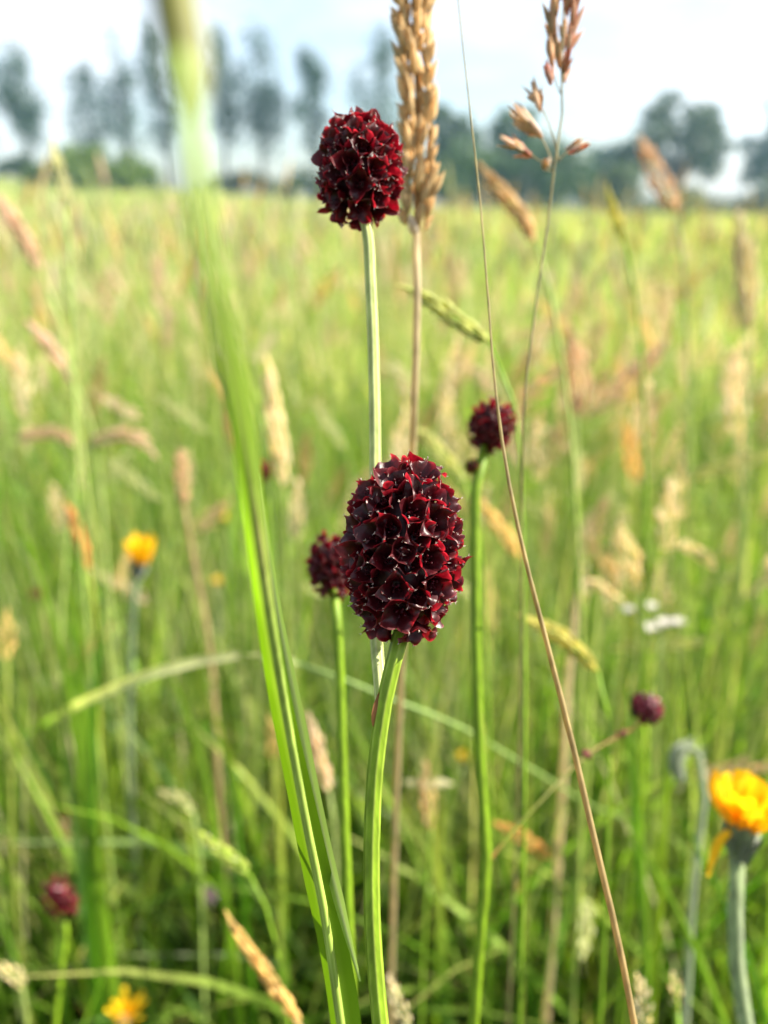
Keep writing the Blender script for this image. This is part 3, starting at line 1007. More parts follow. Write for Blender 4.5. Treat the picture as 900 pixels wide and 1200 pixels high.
tan_spike()


def red_panicle():
    d = 0.132; mm = d / FPX
    axis = pix_path([(664, -60), (661, 0), (657, 100), (656, 180), (650, 195), (645, 240), (636, 300), (625, 380), (616, 450), (612, 540, .14), (612, 700, .16)], d)
    full = to_ground(axis)
    t = thing('grass_stalk', (full[-1][0], full[-1][1], gz(full[-1][0], full[-1][1])), 'loose pinkish-red grass panicle with branching spikelets against the white sky', 'grass stalk')
    mb = MB()
    tube(mb, spline(full, 70), np.linspace(1.2, 4.5, 70) * mm, (0.33, 0.31, 0.17), sides=8)
    mb.build('stem', M_STRAW, t)
    mb = MB()
    groups = [  # branch: from, to, spikelets (count, length px, width px), colour
        ((659, 60), [(650, 20), (647, -10)], None), ((657, 95), [(649, 60)], None)]
    spk = []
    A = (0.50, 0.28, 0.13); B_ = (0.58, 0.25, 0.17); C_ = (0.55, 0.36, 0.22)
    # upper dense part (pixel base, tip)
    for (bx, by, tx, ty, w, c) in [
        (646, 100, 640, 72, 12, B_), (647, 78, 645, 40, 13, A), (651, 58, 646, 15, 12, A), (648, 40, 645, 0, 11, C_), (652, 20, 650, -30, 13, A),
        (659, 90, 668, 55, 12, B_), (664, 72, 672, 30, 13, B_), (667, 50, 676, 8, 13, B_), (670, 30, 678, -20, 14, B_), (672, 8, 682, -40, 13, B_),
        (660, 60, 661, 25, 10, A), (664, 20, 667, -25, 12, B_), (655, 80, 653, 45, 10, A), (662, 98, 664, 75, 8, B_),
        (632, 128, 624, 98, 10, C_), (630, 126, 634, 105, 8, C_), (627, 120, 620, 112, 7, C_), (633, 132, 635, 112, 7, A),
        (636, 160, 602, 124, 11, PINK), (632, 158, 598, 128, 10, C_), (628, 160, 604, 140, 10, PINK), (636, 163, 612, 136, 9, C_), (622, 160, 600, 135, 9, PINK),
        (622, 182, 592, 160, 11, B_), (618, 180, 588, 162, 9, PINK), (625, 184, 600, 168, 9, B_),
        (664, 178, 688, 166, 11, PINK), (666, 180, 690, 170, 9, B_), (662, 176, 680, 164, 8, C_),
        (638, 200, 645, 184, 11, PINK), (636, 198, 640, 186, 9, C_)]:
        spk.append((bx, by, tx, ty, w, c))
    for rows in ([(655, 190), (645, 150), (636, 128)], [(650, 196), (640, 172), (630, 152)], [(648, 198), (632, 188), (620, 180)],
                 [(655, 188), (660, 182), (666, 178)], [(657, 110), (650, 92), (647, 75)], [(658, 100), (664, 72), (668, 40)], [(649, 200), (642, 200), (638, 199)]):
        tube(mb, spline(pix_path(rows, d), 8), 0.9 * mm, (0.38, 0.34, 0.20), sides=5)
    mb.build('branches', M_STRAW, t)
    for (bx, by, tx, ty, w, c) in spk:
        dd = d + random.uniform(-0.003, 0.003)
        a = np.array(P(bx, by, dd)); b = np.array(P(tx, ty, dd + random.uniform(-.003, .003)))
        L = np.linalg.norm(b - a)
        m = MB(); V0, F0 = spindle_data(L * 1.15, w * 1.3 * mm, 7, bend=random.uniform(-.08, .08))
        Bs = basis(b - a)
        m.add((V0 * np.array((0.62, 0.62, 0.96))) @ np.array(Bs).T + a, F0, np.array(c) * random.uniform(0.85, 1.15))
        for g in range(4):
            Vg, Fg = spindle_data(L * random.uniform(0.55, 1.0), w * mm * random.uniform(0.45, 0.75), 6, bend=random.uniform(0.0, .16))
            Bg = Bs @ Matrix.Rotation(g * 1.7 + random.random(), 3, 'Z') @ Matrix.Rotation(random.uniform(0.06, 0.3), 3, 'Y')
            m.add(Vg @ np.array(Bg).T + a + (b - a) * random.uniform(0, 0.3), Fg, (np.array(c) * 0.6 + np.array(PALE) * 0.4) * random.uniform(0.75, 1.2))
        m.build('spikelet', M_STRAW, t)


red_panicle()


def thin_stalk():
    d = 0.108
    rows = pix_path([(527, -120, .125), (533, -40, .12), (541, 40, .117), (551, 130, .115), (563, 240, .112), (572, 350, .110), (580, 450, .109), (592, 540, .108), (612, 640, .107), (640, 750, .107), (668, 860, .107), (698, 990, .107), (726, 1110, .107), (745, 1210, .108)], d)
    full = to_ground(rows)
    t = thing('grass_stalk', (full[-1][0], full[-1][1], gz(full[-1][0], full[-1][1])), 'long thin tan grass stalk slanting across the whole view in front of a burnet', 'grass stalk')
    mb = MB(); mm = d / FPX
    path = spline(full, 110)
    w = np.interp(np.arange(110), [0, 12, 22, 35, 60, 109], [0.7, 1.2, 3.6, 4.4, 4.7, 5.2]) * mm
    c = np.array([np.interp(np.arange(110), [0, 30, 60, 109], q) for q in ((.36, .44, .44, .40), (.34, .33, .25, .19), (.17, .15, .10, .08))]).T
    tube(mb, path, w, c, sides=12, ridge=0.07, nr=5)
    mb.build('stem', M_STRAW, t)
    # seed head out of the frame above
    mb = MB(); hp = spline([path[0], path[0] + np.array((-0.004, 0.004, 0.03)), path[0] + np.array((-0.01, 0.008, 0.06))], 12)
    add_spike(mb, hp, 0.006, 30, 0.007, 0.002, TAN)
    mb.build('seed_head', M_STRAW, t)


thin_stalk()


def foreground_grass():
    """Grass bending towards the lens on the left: blurred at the top, nearly sharp below."""
    rows = [(196, -40, .0335), (206, 40, .0330), (218, 110, .0315), (228, 200, .0295), (243, 300, .0300), (262, 400, .0340), (282, 500, .043), (298, 600, .057), (316, 720, .070), (336, 840, .081), (358, 960, .090), (380, 1070, .098), (398, 1190, .104), (408, 1260, .107)]
    pts = pix_path(rows, .06)
    full = to_ground(pts)
    t = thing('grass_culm', (full[-1][0], full[-1][1], gz(full[-1][0], full[-1][1])), 'out-of-focus green grass culm with leaf sheath leaning towards the lens', 'grass stalk')
    n = 90
    path = spline(full, n)
    c = np.tile(np.array((0.24, 0.35, 0.05)), (n, 1))
    dd, qx, qy = depth_px(path[:, 0], path[:, 1], path[:, 2])
    k = np.exp(-((qy - 640) / 45) ** 2)[:, None] * 0.8
    c = c * (1 - k) + np.array((0.50, 0.36, 0.18)) * k
    mb = MB(); tube(mb, path, np.interp(np.arange(n), [0, 12, 30, 50, 89], [0.38e-3, 0.40e-3, 0.75e-3, 1.4e-3, 1.6e-3]), c, sides=12, ridge=0.06, nr=6, ridge_col=(0.34, 0.44, 0.10))
    mb.build('stem', M_STEM, t)
    # swollen sheath with the flower spike inside, brown on one side
    mb = MB(); bp = spline(pix_path([(198, -70, .0334), (206, 0, .0330), (216, 60, .0328), (222, 112, .0325), (226, 140, .0324)], .036), 20)
    tube(mb, bp, np.interp(np.arange(20), [0, 8, 14, 17, 19], [0.9e-3, 0.98e-3, 0.95e-3, 0.7e-3, 0.4e-3]), (0.15, 0.15, 0.025), sides=14, ridge=0.05, nr=5)
    mb.build('sheath', M_STEM, t)
    mb = MB(); q = spline(pix_path([(188, -60, .0325), (194, 0, .0325), (205, 45, .0322), (213, 100, .0320)], .035), 16)
    ribbon(mb, q, np.linspace(1.1e-3, 0.45e-3, 16), (0.07, 0.02, 0.015), fold=0.4)
    mb.build('bract', M_STRAW, t)
    # narrow blade with the crisp pale edge
    lp = spline(pix_path([(304, 555, .083), (309, 600, .084), (322, 700, .087), (341, 800, .090), (365, 920, .094), (390, 1030, .097), (408, 1100, .0985), (422, 1150, .0995)], .09), 30)
    mb = MB(); ribbon(mb, lp, np.interp(np.arange(30), [0, 4, 14, 24, 29], [0.1e-3, 0.7e-3, 1.5e-3, 1.3e-3, 0.3e-3]), (0.30, 0.42, 0.09), fold=0.5, rib_col=(0.52, 0.58, 0.26))
    mb.build('leaf', M_LEAF, t)
    lp = spline(pix_path([(262, 440, .046), (280, 530, .054), (296, 630, .064), (309, 720, .073), (326, 820, .082), (347, 920, .090), (370, 1030, .097), (390, 1120, .101), (404, 1210, .105), (410, 1290, .108)], .09), 30)
    mb = MB(); ribbon(mb, lp, np.interp(np.arange(30), [0, 6, 13, 20, 29], [0.2e-3, 1.4e-3, 2.6e-3, 3.8e-3, 4.4e-3]), (0.15, 0.265, 0.012), side=(1, -0.25, 0), fold=0.35, rib_col=(0.26, 0.38, 0.05))
    mb.build('leaf', M_LEAF, t)
    # broad pale leaf, very near the lens
    lp = spline(pix_path([(228, 190, .033), (240, 260, .034), (262, 350, .037), (284, 450, .044), (296, 560, .054), (308, 680, .067)], .05), 24)
    mb = MB(); ribbon(mb, lp, np.interp(np.arange(24), [0, 6, 14, 23], [0.2e-3, 0.6e-3, 0.9e-3, 1.2e-3]), (0.25, 0.37, 0.05), fold=0.3)
    mb.build('leaf', M_LEAF, t)


foreground_grass()

G = 'single seeding grasses around the burnets'
stalk('grass_stalk', 'pale green grass spike drooping left from behind the thin tan stalk', [(480, 340), (505, 354), (540, 378), (574, 402)], [(592, 432), (606, 500), (612, 600), (614, 720)], 0.172, 17, (0.42, 0.46, 0.15), 5, YGREEN, 40, 0.18, G)
stalk('grass_stalk', 'yellow-green grass spike drooping behind the lower thin tan stalk', [(618, 725), (650, 742), (678, 764), (700, 786)], [(708, 812), (714, 880), (712, 980)], 0.2, 19, (0.44, 0.42, 0.10), 5, YGREEN, 40, 0.18, G)
stalk('grass_stalk', 'pale slim upright grass spike beside a tiny bright red burnet head', [(315, 432), (322, 490), (330, 545), (333, 572)], [(335, 620), (338, 720), (342, 820)], 0.42, 17, PALE, 5, None, 40, 0.15, G)
stalk('grass_stalk', 'arched pinkish grass head bent over to the right, thicker of two', [(178, 530), (160, 514), (135, 510), (104, 522)], [(88, 560), (78, 640), (72, 720)], 0.45, 15, (0.55, 0.44, 0.32), 4, None, 36, 0.15, G)
stalk('grass_stalk', 'arched pale grass head with rusty tinge, lower neighbour of another arched head', [(92, 524), (70, 510), (45, 508), (18, 515)], [(-5, 545), (-20, 640), (-25, 720)], 0.5, 13, (0.52, 0.40, 0.28), 4, None, 36, 0.15, G)
def level_blade():
    d = 0.3; mm = d / FPX
    full = to_ground(pix_path([(280, 767), (262, 769), (228, 775), (172, 791), (118, 814, .31), (75, 836, .36), (25, 866, .43), (-20, 900, .5)], d))
    t = thing('fallen_grass_stalk', (full[-1][0], full[-1][1], gz(full[-1][0], full[-1][1])), 'bright pale folded grass blade lying nearly level above dark grass', 'grass stalk', G)
    mb = MB(); n = 40
    ribbon(mb, spline(full, n), np.interp(np.arange(n), [0, 1, 8, 16, 39], [8, 11, 12, 8, 5]) * mm, np.array([np.interp(np.arange(n), [0, 6, 11, 39], q) for q in ((.62, .46, .13, .10), (.58, .48, .22, .2), (.34, .22, .03, .02))]).T, side=(0, 0.4, 1), fold=0.5)
    mb.build('leaf', M_LEAF, t)


level_blade()
stalk('grass_stalk', 'long fallen pale green stem crossing behind the sharp burnet stems', [(296, 768), (320, 772), (350, 778)], [(400, 795), (440, 812), (520, 843, .245), (600, 888, .28), (690, 943, .36), (760, 985, .45)], 0.235, 9, (0.44, 0.46, 0.24), 6, (0.20, 0.29, 0.08), 14, 0.1, G)
stalk('grass_stalk', 'green grass spike dotted with white anthers', [(234, 977), (252, 992), (272, 1006), (292, 1024)], [(308, 1055), (326, 1120), (336, 1190)], 0.22, 14, (0.36, 0.44, 0.08), 4, YGREEN, 26, 0.2, G, anthers=True)
stalk('grass_stalk', 'slanting golden grass spike rising from the lower grass beside the broad blade', [(269, 1077), (290, 1110), (318, 1150), (352, 1202)], [(370, 1240), (380, 1280)], 0.2, 14, (0.58, 0.43, 0.15), 5, TAN, 44, 0.14, G)
stalk('grass_stalk', 'upright tan grass head with a pale cross leaf in the shade', [(499, 900), (501, 925), (503, 950), (505, 972)], [(502, 1020), (497, 1100), (494, 1190)], 0.3, 17, (0.56, 0.42, 0.24), 4, YGREEN, 26, 0.3, G, leaf=([(474, 917), (490, 919), (510, 917), (532, 919)], 12, PALE))
stalk('grass_stalk', 'drooping orange-tan grass spike near the reddish stem node', [(584, 967), (602, 975), (622, 988), (646, 1006)], [(650, 1040), (644, 1110), (632, 1200)], 0.28, 14, (0.55, 0.33, 0.09), 4, YGREEN, 34, 0.16, G)
stalk('grass_stalk', 'fat straw-yellow grass head above the dark brown spike', [(733, 500), (738, 520), (742, 545), (744, 566)], [(744, 620), (738, 700), (732, 780)], 0.4, 17, (0.60, 0.42, 0.14), 5, None, 30, 0.25, G)
stalk('grass_stalk', 'narrow dark brown grass spike between pale seed heads', [(754, 640), (756, 660), (757, 685), (757, 702)], [(757, 760), (760, 840), (764, 930)], 0.36, 9, DBROWN, 4, None, 30, 0.1, G)
stalk('grass_stalk', 'broad pale tan seed head just left of the dark brown spike', [(728, 620), (736, 645), (744, 670), (748, 694)], [(748, 740), (742, 820), (738, 900)], 0.38, 22, PALE, 5, None, 36, 0.3, G)
stalk('grass_stalk', 'slender tan seed head leaning towards the broad pale tan head', [(694, 638), (706, 655), (716, 675), (722, 694)], [(728, 740), (726, 820), (722, 900)], 0.42, 17, TAN, 5, None, 34, 0.25, G)
stalk('grass_stalk', 'sharply kinked pale dry stem standing behind the drooping yellow-green spike', [(729, 704), (710, 692), (692, 681), (682, 680)], [(677, 700), (672, 740), (666, 800), (662, 880)], 0.34, 8, PALE, 9, PALE, 18, 0.1, G)
stalk('grass_stalk', 'blurred curved tan grass head leaning between the tan stalk and the red panicle', [(566, 198), (585, 222), (608, 250), (628, 285)], [(640, 325), (655, 400), (668, 500), (676, 620)], 0.25, 17, (0.50, 0.38, 0.20), 6, None, 40, 0.16, G)
stalk('grass_stalk', 'pinkish tan plume in front of the round dark tree', [(752, 168), (765, 195), (780, 225), (792, 250)], [(800, 300), (806, 400), (808, 500)], 0.42, 22, (0.50, 0.38, 0.26), 5, None, 44, 0.3, G)
stalk('grass_stalk', 'tall pale feathery plume at the field edge below the right-hand trees', [(868, 262), (872, 300), (875, 345), (876, 390)], [(876, 450), (872, 560), (870, 660)], 0.5, 21, (0.52, 0.48, 0.30), 5, None, 50, 0.2, G)
stalk('grass_stalk', 'thin yellow-green blade-like spike tip beside the round dark tree', [(712, 222), (718, 245), (726, 268), (734, 292)], [(742, 330), (752, 420), (756, 520)], 0.3, 9, (0.42, 0.40, 0.06), 5, YGREEN, 30, 0.08, G)
stalk('grass_stalk', 'pale drooping flat seed head to the right of the dark brown spike', [(835, 664), (822, 650), (808, 642), (792, 640)], [(782, 660), (778, 740), (776, 830)], 0.38, 15, PALE, 4, None, 30, 0.2, G)
stalk('grass_stalk', 'pale pinkish seed head beside the shaded stem of the half-hidden burnet', [(362, 843), (370, 870), (378, 900), (386, 928)], [(392, 970), (394, 1050), (392, 1140)], 0.26, 15, (0.56, 0.46, 0.32), 4, None, 34, 0.2, G)
stalk('grass_stalk', 'short straw seed head beside the blurred foreground blade, above deep shade', [(316, 842), (319, 858), (320, 872), (319, 890)], [(322, 930), (326, 1000), (328, 1080)], 0.32, 14, (0.58, 0.45, 0.18), 4, None, 24, 0.25, G)
stalk('grass_stalk', 'pale cream spikelets low beside the foot of the sharp burnet stem', [(456, 1146), (462, 1162), (470, 1182), (480, 1204)], [(486, 1225), (492, 1290)], 0.22, 16, (0.66, 0.60, 0.42), 4, None, 20, 0.35, G)
stalk('grass_stalk', 'cream spikelets in the low right-hand grass, shorter of a pair', [(748, 1148), (752, 1165), (754, 1185), (756, 1210)], [(757, 1230), (758, 1290)], 0.21, 19, (0.66, 0.60, 0.42), 4, None, 18, 0.4, G)
stalk('grass_stalk', 'cream spikelets topping a green sheath, taller of a pair', [(790, 1143), (792, 1158), (792, 1172), (793, 1185)], [(795, 1210), (798, 1290)], 0.21, 13, (0.64, 0.58, 0.38), 9, YGREEN, 16, 0.35, G)
stalk('grass_stalk', 'orange-tipped slender grass spike leaning in the grass left of the yellow button', [(78, 592), (86, 610), (95, 635), (104, 668)], [(110, 710), (114, 790), (116, 860)], 0.4, 11, ORANGE, 4, None, 30, 0.14, G)
stalk('grass_stalk', 'loose pinkish seed head above a long straw-brown stalk', [(213, 528), (212, 550), (214, 572), (216, 592)], [(226, 650), (240, 720), (250, 800), (254, 880)], 0.4, 16, (0.54, 0.38, 0.24), 6, (0.42, 0.32, 0.17), 24, 0.4, G)
stalk('grass_stalk', 'stubby straw-coloured seed head at the edge of the thick left-hand grass', [(8, 718), (9, 735), (9, 755), (8, 775)], [(9, 820), (12, 900), (14, 990)], 0.36, 15, STRAW, 5, None, 26, 0.25, G)
stalk('grass_stalk', 'pale cream bent blade tip above the low hawkbit', [(-5, 1135), (10, 1139), (20, 1146), (26, 1158)], [(30, 1185), (34, 1240)], 0.3, 14, PALE, 5, None, 20, 0.15, G)
stalk('grass_stalk', 'short pale drooping spike in shade above the anther-dotted spike', [(190, 928), (203, 933), (215, 940), (226, 952)], [(232, 985), (236, 1060), (238, 1140)], 0.36, 12, (0.50, 0.48, 0.28), 4, None, 22, 0.15, G)
stalk('grass_stalk', 'twin straw seed head hanging beside the burnet crossed by the tan stalk', [(568, 590), (580, 610), (594, 630), (608, 655)], [(616, 700), (620, 790), (620, 880)], 0.3, 15, (0.60, 0.48, 0.20), 4, None, 30, 0.2, G)
stalk('grass_stalk', 'pale yellow-green leafy spike sloping behind the large sharp burnet head', [(488, 502), (505, 520), (524, 540), (545, 566)], [(556, 600), (566, 690), (570, 780)], 0.26, 15, (0.46, 0.48, 0.18), 5, YGREEN, 30, 0.12, G)
stalk('grass_stalk', 'pinkish plume standing in open grass under the red panicle', [(668, 388), (676, 420), (680, 455), (676, 490)], [(674, 540), (676, 620), (680, 700)], 0.5, 19, (0.54, 0.42, 0.28), 5, None, 40, 0.3, G)
stalk('grass_stalk', 'pinkish diagonal plume leaning over pale grass at the left field edge', [(2, 235), (18, 262), (34, 290), (48, 318)], [(64, 360), (84, 440), (96, 530)], 0.4, 15, (0.54, 0.40, 0.28), 5, None, 40, 0.15, G)
stalk('grass_stalk', 'pale pink plume beneath the diagonal plume, bent the same way', [(34, 380), (52, 400), (72, 425), (88, 450)], [(104, 490), (118, 570), (124, 650)], 0.45, 13, (0.56, 0.44, 0.34), 4, None, 36, 0.15, G)
stalk('grass_stalk', 'fine blurred plume crossing the dark bush below the poplars', [(62, 170), (68, 195), (74, 220), (78, 245)], [(82, 300), (86, 400), (88, 500)], 0.34, 12, (0.44, 0.44, 0.24), 4, None, 36, 0.12, G)


# templates of seeding grass, copied as individuals near by and merged far off
def template(kind):
    rr = kind
    h = [0.44, 0.46, 0.42, 0.45, 0.43, 0.47][kind]
    col = [(0.80, 0.73, 0.52), (0.72, 0.58, 0.28), TAN, (0.70, 0.58, 0.46), (0.56, 0.60, 0.30), (0.60, 0.50, 0.30)][kind]
    bend = [0.02, 0.10, 0.05, 0.12, 0.16, 0.03][kind]
    path = spline([(0, 0, -0.01), (bend * 0.1, 0, h * 0.5), (bend * 0.45, 0.01, h * 0.84), (bend * 0.95, 0.012, h * (1 - bend * 0.3))], 16)
    hl = [0.045, 0.055, 0.05, 0.06, 0.06, 0.05][kind]
    dv = path[-1] - path[-3]; dv /= np.linalg.norm(dv)
    dr = np.array((1, 0, -0.4)) * bend * 4
    hp = spline([path[-1], path[-1] + dv * hl * 0.5 + dr * 0.0012, path[-1] + dv * hl + dr * 0.006], 10)
    st = MB(); tube(st, path, np.linspace(0.9e-3, 0.6e-3, 16), tuple(0.2 * a + 0.8 * b for a, b in zip(col, YGREEN)), sides=5)
    tube(st, hp, 0.4e-3, col, sides=4)
    hd = MB(); wd = [0.011, 0.008, 0.009, 0.012, 0.008, 0.014][kind]
    add_spike(hd, hp, wd, 24, hl * 0.2, wd * 0.3, col, [0.3, 0.15, 0.2, 0.4, 0.15, 0.45][kind], sides=4)
    return st, hd


TPL = [template(k) for k in range(6)]
TM = [(a.mesh('stem', [M_STRAW]), b.mesh('seed_head', [M_STRAW])) for a, b in TPL]
KIND_LABEL = ['soft-focus pale cream seed plume on a thin stalk in the meadow', 'soft-focus slim straw-yellow grass spike in the meadow',
              'soft-focus tan grass spike in the meadow', 'soft-focus loose pinkish seed plume in the meadow',
              'soft-focus pale green nodding grass spike in the meadow', 'soft-focus wide spreading buff panicle in the meadow']
n_ind = 0
xs, ys = fan(1200, 0.42, 1.7, R(31), power=1)
x2, y2 = fan(260, 0.40, 1.0, R(30), power=1)
x2, y2 = x2[x2 > 0.06], y2[x2 > 0.06]
xs = np.concatenate([x2[:85], xs]); ys = np.concatenate([y2[:85], ys])
for x, y in zip(xs, ys):
    if n_ind >= 285:
        break
    k = random.choices(range(6), [4, 2, 1.4, 2, 4, 1])[0]
    # fewer on the left, where leafy grass dominates
    if x < -0.05 and random.random() < 0.5:
        continue
    sc = random.uniform(0.66, 1.02)
    t = thing('meadow_grass_stalk', (x, y, gz(x, y)), KIND_LABEL[k], 'grass stalk', 'soft-focus seeding grasses, kind %s' % ['cream plume', 'straw spike', 'tan spike', 'pink plume', 'green spike', 'buff panicle'][k])
    t.rotation_euler = (random.gauss(0, 0.08), random.gauss(0, 0.08), random.uniform(0, 6.28))
    t.scale = (sc, sc, sc)
    link('stem', TM[k][0], t); link('seed_head', TM[k][1], t)
    n_ind += 1


def far_plumes():
    """Seed heads too many to count beyond the near meadow."""
    V, Q, C, off = [], [], [], 0
    n = 3600
    x, y = fan(n, 1.5, 120, R(40), power=1)
    pal = np.array([PALE, STRAW, SPGREEN, (0.60, 0.50, 0.38), (0.46, 0.50, 0.28), SPGREEN])
    for i in range(n):
        r = math.hypot(x[i], y[i])
        s = min(1 + r * 0.05, 4.0)
        h = random.uniform(0.34, 0.54) + (random.uniform(0, 0.13) if r > 1.5 else 0)
        g = gz(x[i], y[i])
        lx, ly = random.gauss(0, 0.07), random.gauss(0, 0.07)
        hl = random.uniform(0.05, 0.11) * (1 + 0.25 * (s - 1)); wd = random.uniform(0.003, 0.006) * s
        c = pal[random.randint(0, 5)] * random.uniform(0.8, 1.15)
        prof = [(0, 0.0006 * s), (h - hl, 0.0006 * s), (h - hl * 0.7, wd), (h - hl * 0.3, wd * 0.8), (h, 0.0003)]
        vs = []
        for z, w in prof:
            b = (z / h) ** 2
            for j in range(4):
                a = j * math.pi / 2 + 0.4
                vs.append((x[i] + lx * b + w * math.cos(a), y[i] + ly * b + w * math.sin(a), g + z - 0.01))
        q = [[p * 4 + j, p * 4 + (j + 1) % 4, p * 4 + 4 + (j + 1) % 4, p * 4 + 4 + j] for p in range(4) for j in range(4)]
        V.append(vs); Q.append(np.array(q) + off); off += 20
        C.append(np.tile(c, (20, 1)))
    o = link('seed_plumes', fast_mesh('seed_plumes', np.array(V).reshape(-1, 3), np.vstack(Q), np.vstack(C), M_STRAW))
    tag(o, 'haze of buff grass seed plumes over the far meadow', 'grass', kind='stuff')


far_plumes()


# ------------------------------------------------------------------ trees, bushes and hedge
def leaf_cloud(clumps, n, size, col, flat=0.6):
    """clumps: (centre, radii); returns quads of leaf sprays filling their outer volume."""
    V = []; C = []
    vol = np.array([r[0] * r[1] * r[2] for _, r in clumps]) ** 0.75
    pk = vol / vol.sum()
    idx = rng.choice(len(clumps), n, p=pk)
    d = rng.normal(size=(n, 3)); d /= np.linalg.norm(d, axis=1)[:, None]
    rad = rng.random(n) ** 0.45
    cen = np.array([c for c, _ in clumps])[idx]; rr = np.array([r for _, r in clumps])[idx]
    p = cen + d * rad[:, None] * rr
    a = rng.normal(size=(n, 3)); a /= np.linalg.norm(a, axis=1)[:, None]
    b = np.cross(a, d + rng.normal(size=(n, 3)) * flat); b /= np.linalg.norm(b, axis=1)[:, None] + 1e-9
    s = size * rng.uniform(0.6, 1.3, n)[:, None]
    quad = np.stack([p - a * s * 0.5, p + b * s * 0.38 + a * s * 0.05, p + a * s * 0.5, p - b * s * 0.38], 1)
    c = np.array(col) * rng.uniform(0.65, 1.35, (n, 1)) * rng.uniform(0.92, 1.08, (n, 3))
    C = np.repeat(c[:, None, :], 4, axis=1)
    return quad.reshape(-1, 3), np.arange(n * 4).reshape(-1, 4), C.reshape(-1, 3)


def tree(name, label, base_px, D, top_py, crown_px, col, lean=0.0, style='poplar', n=2600, group=None, leaf=0.42, bare=0.3):
    x = (base_px - 450) / FPX * D / 1.0
    p0 = P(base_px, 238, D / math.cos(PITCH) if False else D)
    # stand on the ground at that bearing
    dirv = (p0 - CP); k = D / dirv.y
    x, y = dirv.x * k, D
    z0 = gz(x, y)
    depth = (Vector((x, y, z0)) - CP).dot(FW)
    top = P(base_px, top_py, depth).z
    H = top - z0
    W = crown_px / FPX * depth
    t = thing(name, (x, y, z0), label, 'tree' if style != 'bush' else 'bush', group)
    rr = random.Random(int(base_px * 7 + D))
    mb = MB()
    tr = []
    for s in np.linspace(0, 1, 8):
        tr.append((x + lean * H * s * s + 0.012 * H * math.sin(5 * s + base_px), y + 0.01 * H * math.sin(4 * s), z0 - 0.2 + H * 0.93 * s))
    tr = spline(tr, 20)
    r0 = 0.017 * H if style != 'bush' else 0.02 * H
    if style == 'bush':
        for q in range(7):
            a = q * 2.4
            e = np.array((x + math.cos(a) * W * 0.3 * rr.random(), y + math.sin(a) * W * 0.2, z0 + H * rr.uniform(0.5, 0.8)))
            tube(mb, spline([(x + math.cos(a) * W * 0.1, y + math.sin(a) * W * 0.1, z0 - 0.1), (e + np.array((x, y, z0))) / 2 + np.array((0, 0, 0.2)), e], 8), np.linspace(r0, r0 * 0.3, 8), (0.09, 0.07, 0.05), sides=6)
    else:
        tube(mb, tr, np.linspace(r0, r0 * 0.12, 20), (0.12, 0.10, 0.08), sides=9)
    clumps = []
    if style == 'poplar':
        for q in range(26):
            s = rr.uniform(bare, 1.0)
            i = int(s * 19)
            env = math.sin(math.pi * min(1, (s - bare) / (1 - bare) * 0.86 + 0.12)) ** 0.6
            a = rr.uniform(0, 6.28); rad = W * 0.5 * env * rr.uniform(0.15, 0.85)
            c = tr[i] + np.array((math.cos(a) * rad, math.sin(a) * rad * 0.8, 0.04 * H * rr.uniform(0.2, 1)))
            tube(mb, spline([tr[max(0, i - 2)], (tr[max(0, i - 2)] + c) / 2 + np.array((0, 0, -0.02 * H)), c], 6), np.linspace(r0 * 0.28, r0 * 0.08, 6), (0.12, 0.10, 0.08), sides=5)
            rc = W * rr.uniform(0.13, 0.24)
            clumps.append((c, (rc, rc, rc * rr.uniform(1.2, 2.2))))
    elif style == 'round':
        for q in range(42):
            a = rr.uniform(0, 6.28); el = math.asin(rr.uniform(-0.55, 1)); rad = rr.uniform(0.4, 0.94)
            cz = z0 + H * 0.58
            c = np.array((x + math.cos(a) * math.cos(el) * W * 0.5 * rad, y + math.sin(a) * math.cos(el) * W * 0.5 * rad, cz + math.sin(el) * H * 0.42 * rad))
            tube(mb, spline([tr[6], (tr[9] + c) / 2, c], 6), np.linspace(r0 * 0.4, r0 * 0.08, 6), (0.10, 0.08, 0.06), sides=5)
            rc = W * rr.uniform(0.07, 0.17)
            clumps.append((c, (rc, rc, rc * 0.85)))
    else:
        for q in range(30):
            a = rr.uniform(0, 6.28); rad = math.sqrt(rr.random())
            hx = math.sqrt(max(0, 1 - rad * rad))
            c = np.array((x + math.cos(a) * W * 0.42 * rad, y + math.sin(a) * W * 0.3 * rad, z0 + H * (0.15 + 0.65 * hx * rr.uniform(0.3, 1))))
            rc = min(W, H) * rr.uniform(0.14, 0.24)
            clumps.append((c, (rc * 1.2, rc, rc)))
    mb.build('trunk', M_BARK, t)
    V, Q, C = leaf_cloud(clumps, n, leaf, col)
    o = link('crown', fast_mesh('crown', V - np.array(t.location), Q, C, M_FOLI), t)
    return t


PG = (0.045, 0.095, 0.075); HG = (0.110, 0.180, 0.025)
pop = [  # base px, distance, top px, crown width px, lean, leaves, label
    (-25, 92, 95, 70, 0.02, 1500, 'thin-topped hazy poplar next to the dark-footed poplar at the row end'),
    (42, 92, 62, 62, -0.03, 1900, 'poplar with dark foot standing at the end of the row by the green bush'),
    (112, 96, 78, 48, 0.02, 1000, 'short airy poplar rising behind the rounded green bush'),
    (160, 97, 42, 44, -0.12, 1000, 'slim leaning poplar, first beyond the rounded green bush'),
    (205, 94, 34, 50, -0.07, 1300, 'tall bare-stemmed poplar behind the blurred grass sheath'),
    (268, 95, 40, 52, -0.02, 1500, 'tall broad poplar, one of a close pair above the grey hedge'),
    (312, 95, 44, 58, -0.02, 1700, 'tall full poplar, the denser of the close pair'),
    (372, 95, 64, 48, -0.03, 1500, 'rounded narrow poplar just behind the upper burnet head'),
    (448, 96, 50, 62, 0.0, 1500, 'feathery poplar between the upper burnet head and golden-tan spike')]
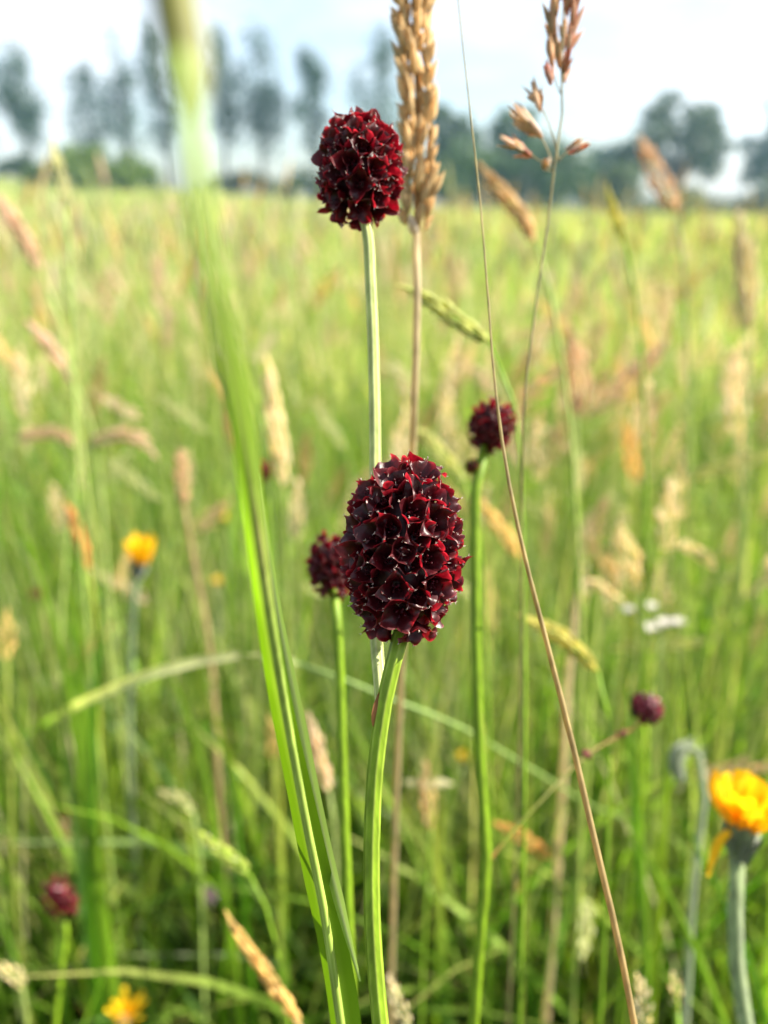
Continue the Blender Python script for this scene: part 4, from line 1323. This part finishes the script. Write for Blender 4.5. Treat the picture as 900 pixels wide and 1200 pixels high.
for bx, D, tp, w, ln, n, lab in pop:
    tree('poplar_tree', lab, bx, D, tp, w * 1.35, PG, ln, 'poplar', int(n * 1.15), 'row of poplars beyond the meadow', leaf=0.42, bare=0.36)
tree('oak_tree', 'big round dark-crowned tree beyond the right of the meadow', 790, 84, 110, 128, (0.040, 0.072, 0.026), 0, 'round', 4200, leaf=0.5)
tree('oak_tree', 'tree with dense crown at the far end right of the big round tree', 905, 90, 112, 90, PG, 0, 'round', 2600, leaf=0.5)
tree('oak_tree', 'low dark tree behind the golden-tan spike', 528, 88, 124, 80, (0.045, 0.085, 0.030), 0, 'round', 2600, leaf=0.5)
tree('oak_tree', 'low dark-green tree behind the pink panicle', 596, 86, 130, 90, (0.050, 0.10, 0.022), 0, 'round', 2800, leaf=0.5)
tree('oak_tree', 'small bluish tree left of the big round tree', 715, 92, 158, 70, PG, 0, 'round', 1800, leaf=0.5)
for bx, D, tp, w, c, n, lab in [
    (112, 66, 160, 175, HG, 4600, 'rounded bright green bush under the poplars'),
    (28, 82, 176, 70, (0.040, 0.075, 0.035), 1800, 'low dark bush beside the foot of the end poplar'),
    (285, 80, 196, 130, (0.075, 0.095, 0.055), 2400, 'grey-green low bush under the pair of poplars'),
    (372, 76, 186, 100, (0.038, 0.075, 0.025), 2600, 'dark bush directly behind the upper burnet stem'),
    (450, 74, 196, 110, (0.055, 0.085, 0.030), 2400, 'low olive bush behind the upper burnet head'),
    (540, 68, 150, 150, (0.045, 0.105, 0.020), 5200, 'broad mid-green bush behind the golden-tan spike'),
    (635, 66, 158, 160, (0.030, 0.080, 0.015), 5600, 'deep green bush below the pinkish panicle'),
    (715, 70, 182, 110, (0.060, 0.100, 0.025), 3000, 'olive bush right of the panicle stem'),
    (800, 72, 204, 120, (0.065, 0.095, 0.045), 2200, 'low sparse bush under the big round tree'),
    (892, 74, 196, 100, (0.055, 0.085, 0.040), 2400, 'low thick bush at the right-hand end of the hedge')]:
    tree('bush', lab, bx, D, tp, w, c, 0, 'bush', n, leaf=0.34)


# ------------------------------------------------------------------ hazy summer air
def haze():
    x0, x1, y0, y1, z0, z1 = -170, 170, -20, 240, -14, 24
    me = bpy.data.meshes.new('haze')
    v = [(x, y, z) for x in (x0, x1) for y in (y0, y1) for z in (z0, z1)]
    f = [(0, 1, 3, 2), (4, 6, 7, 5), (0, 4, 5, 1), (2, 3, 7, 6), (0, 2, 6, 4), (1, 5, 7, 3)]
    me.from_pydata(v, [], f); me.update()
    m, nt, out = new_mat('haze_air')
    pv = nt.nodes.new('ShaderNodeVolumePrincipled')
    pv.inputs['Color'].default_value = (0.45, 0.72, 1.0, 1)
    pv.inputs['Density'].default_value = 0.0009
    pv.inputs['Anisotropy'].default_value = 0.3
    nt.links.new(pv.outputs['Volume'], out.inputs['Volume'])
    me.materials.append(m)
    o = link('haze', me)
    tag(o, 'pale bluish summer haze over the whole meadow', 'haze', kind='stuff')


haze()
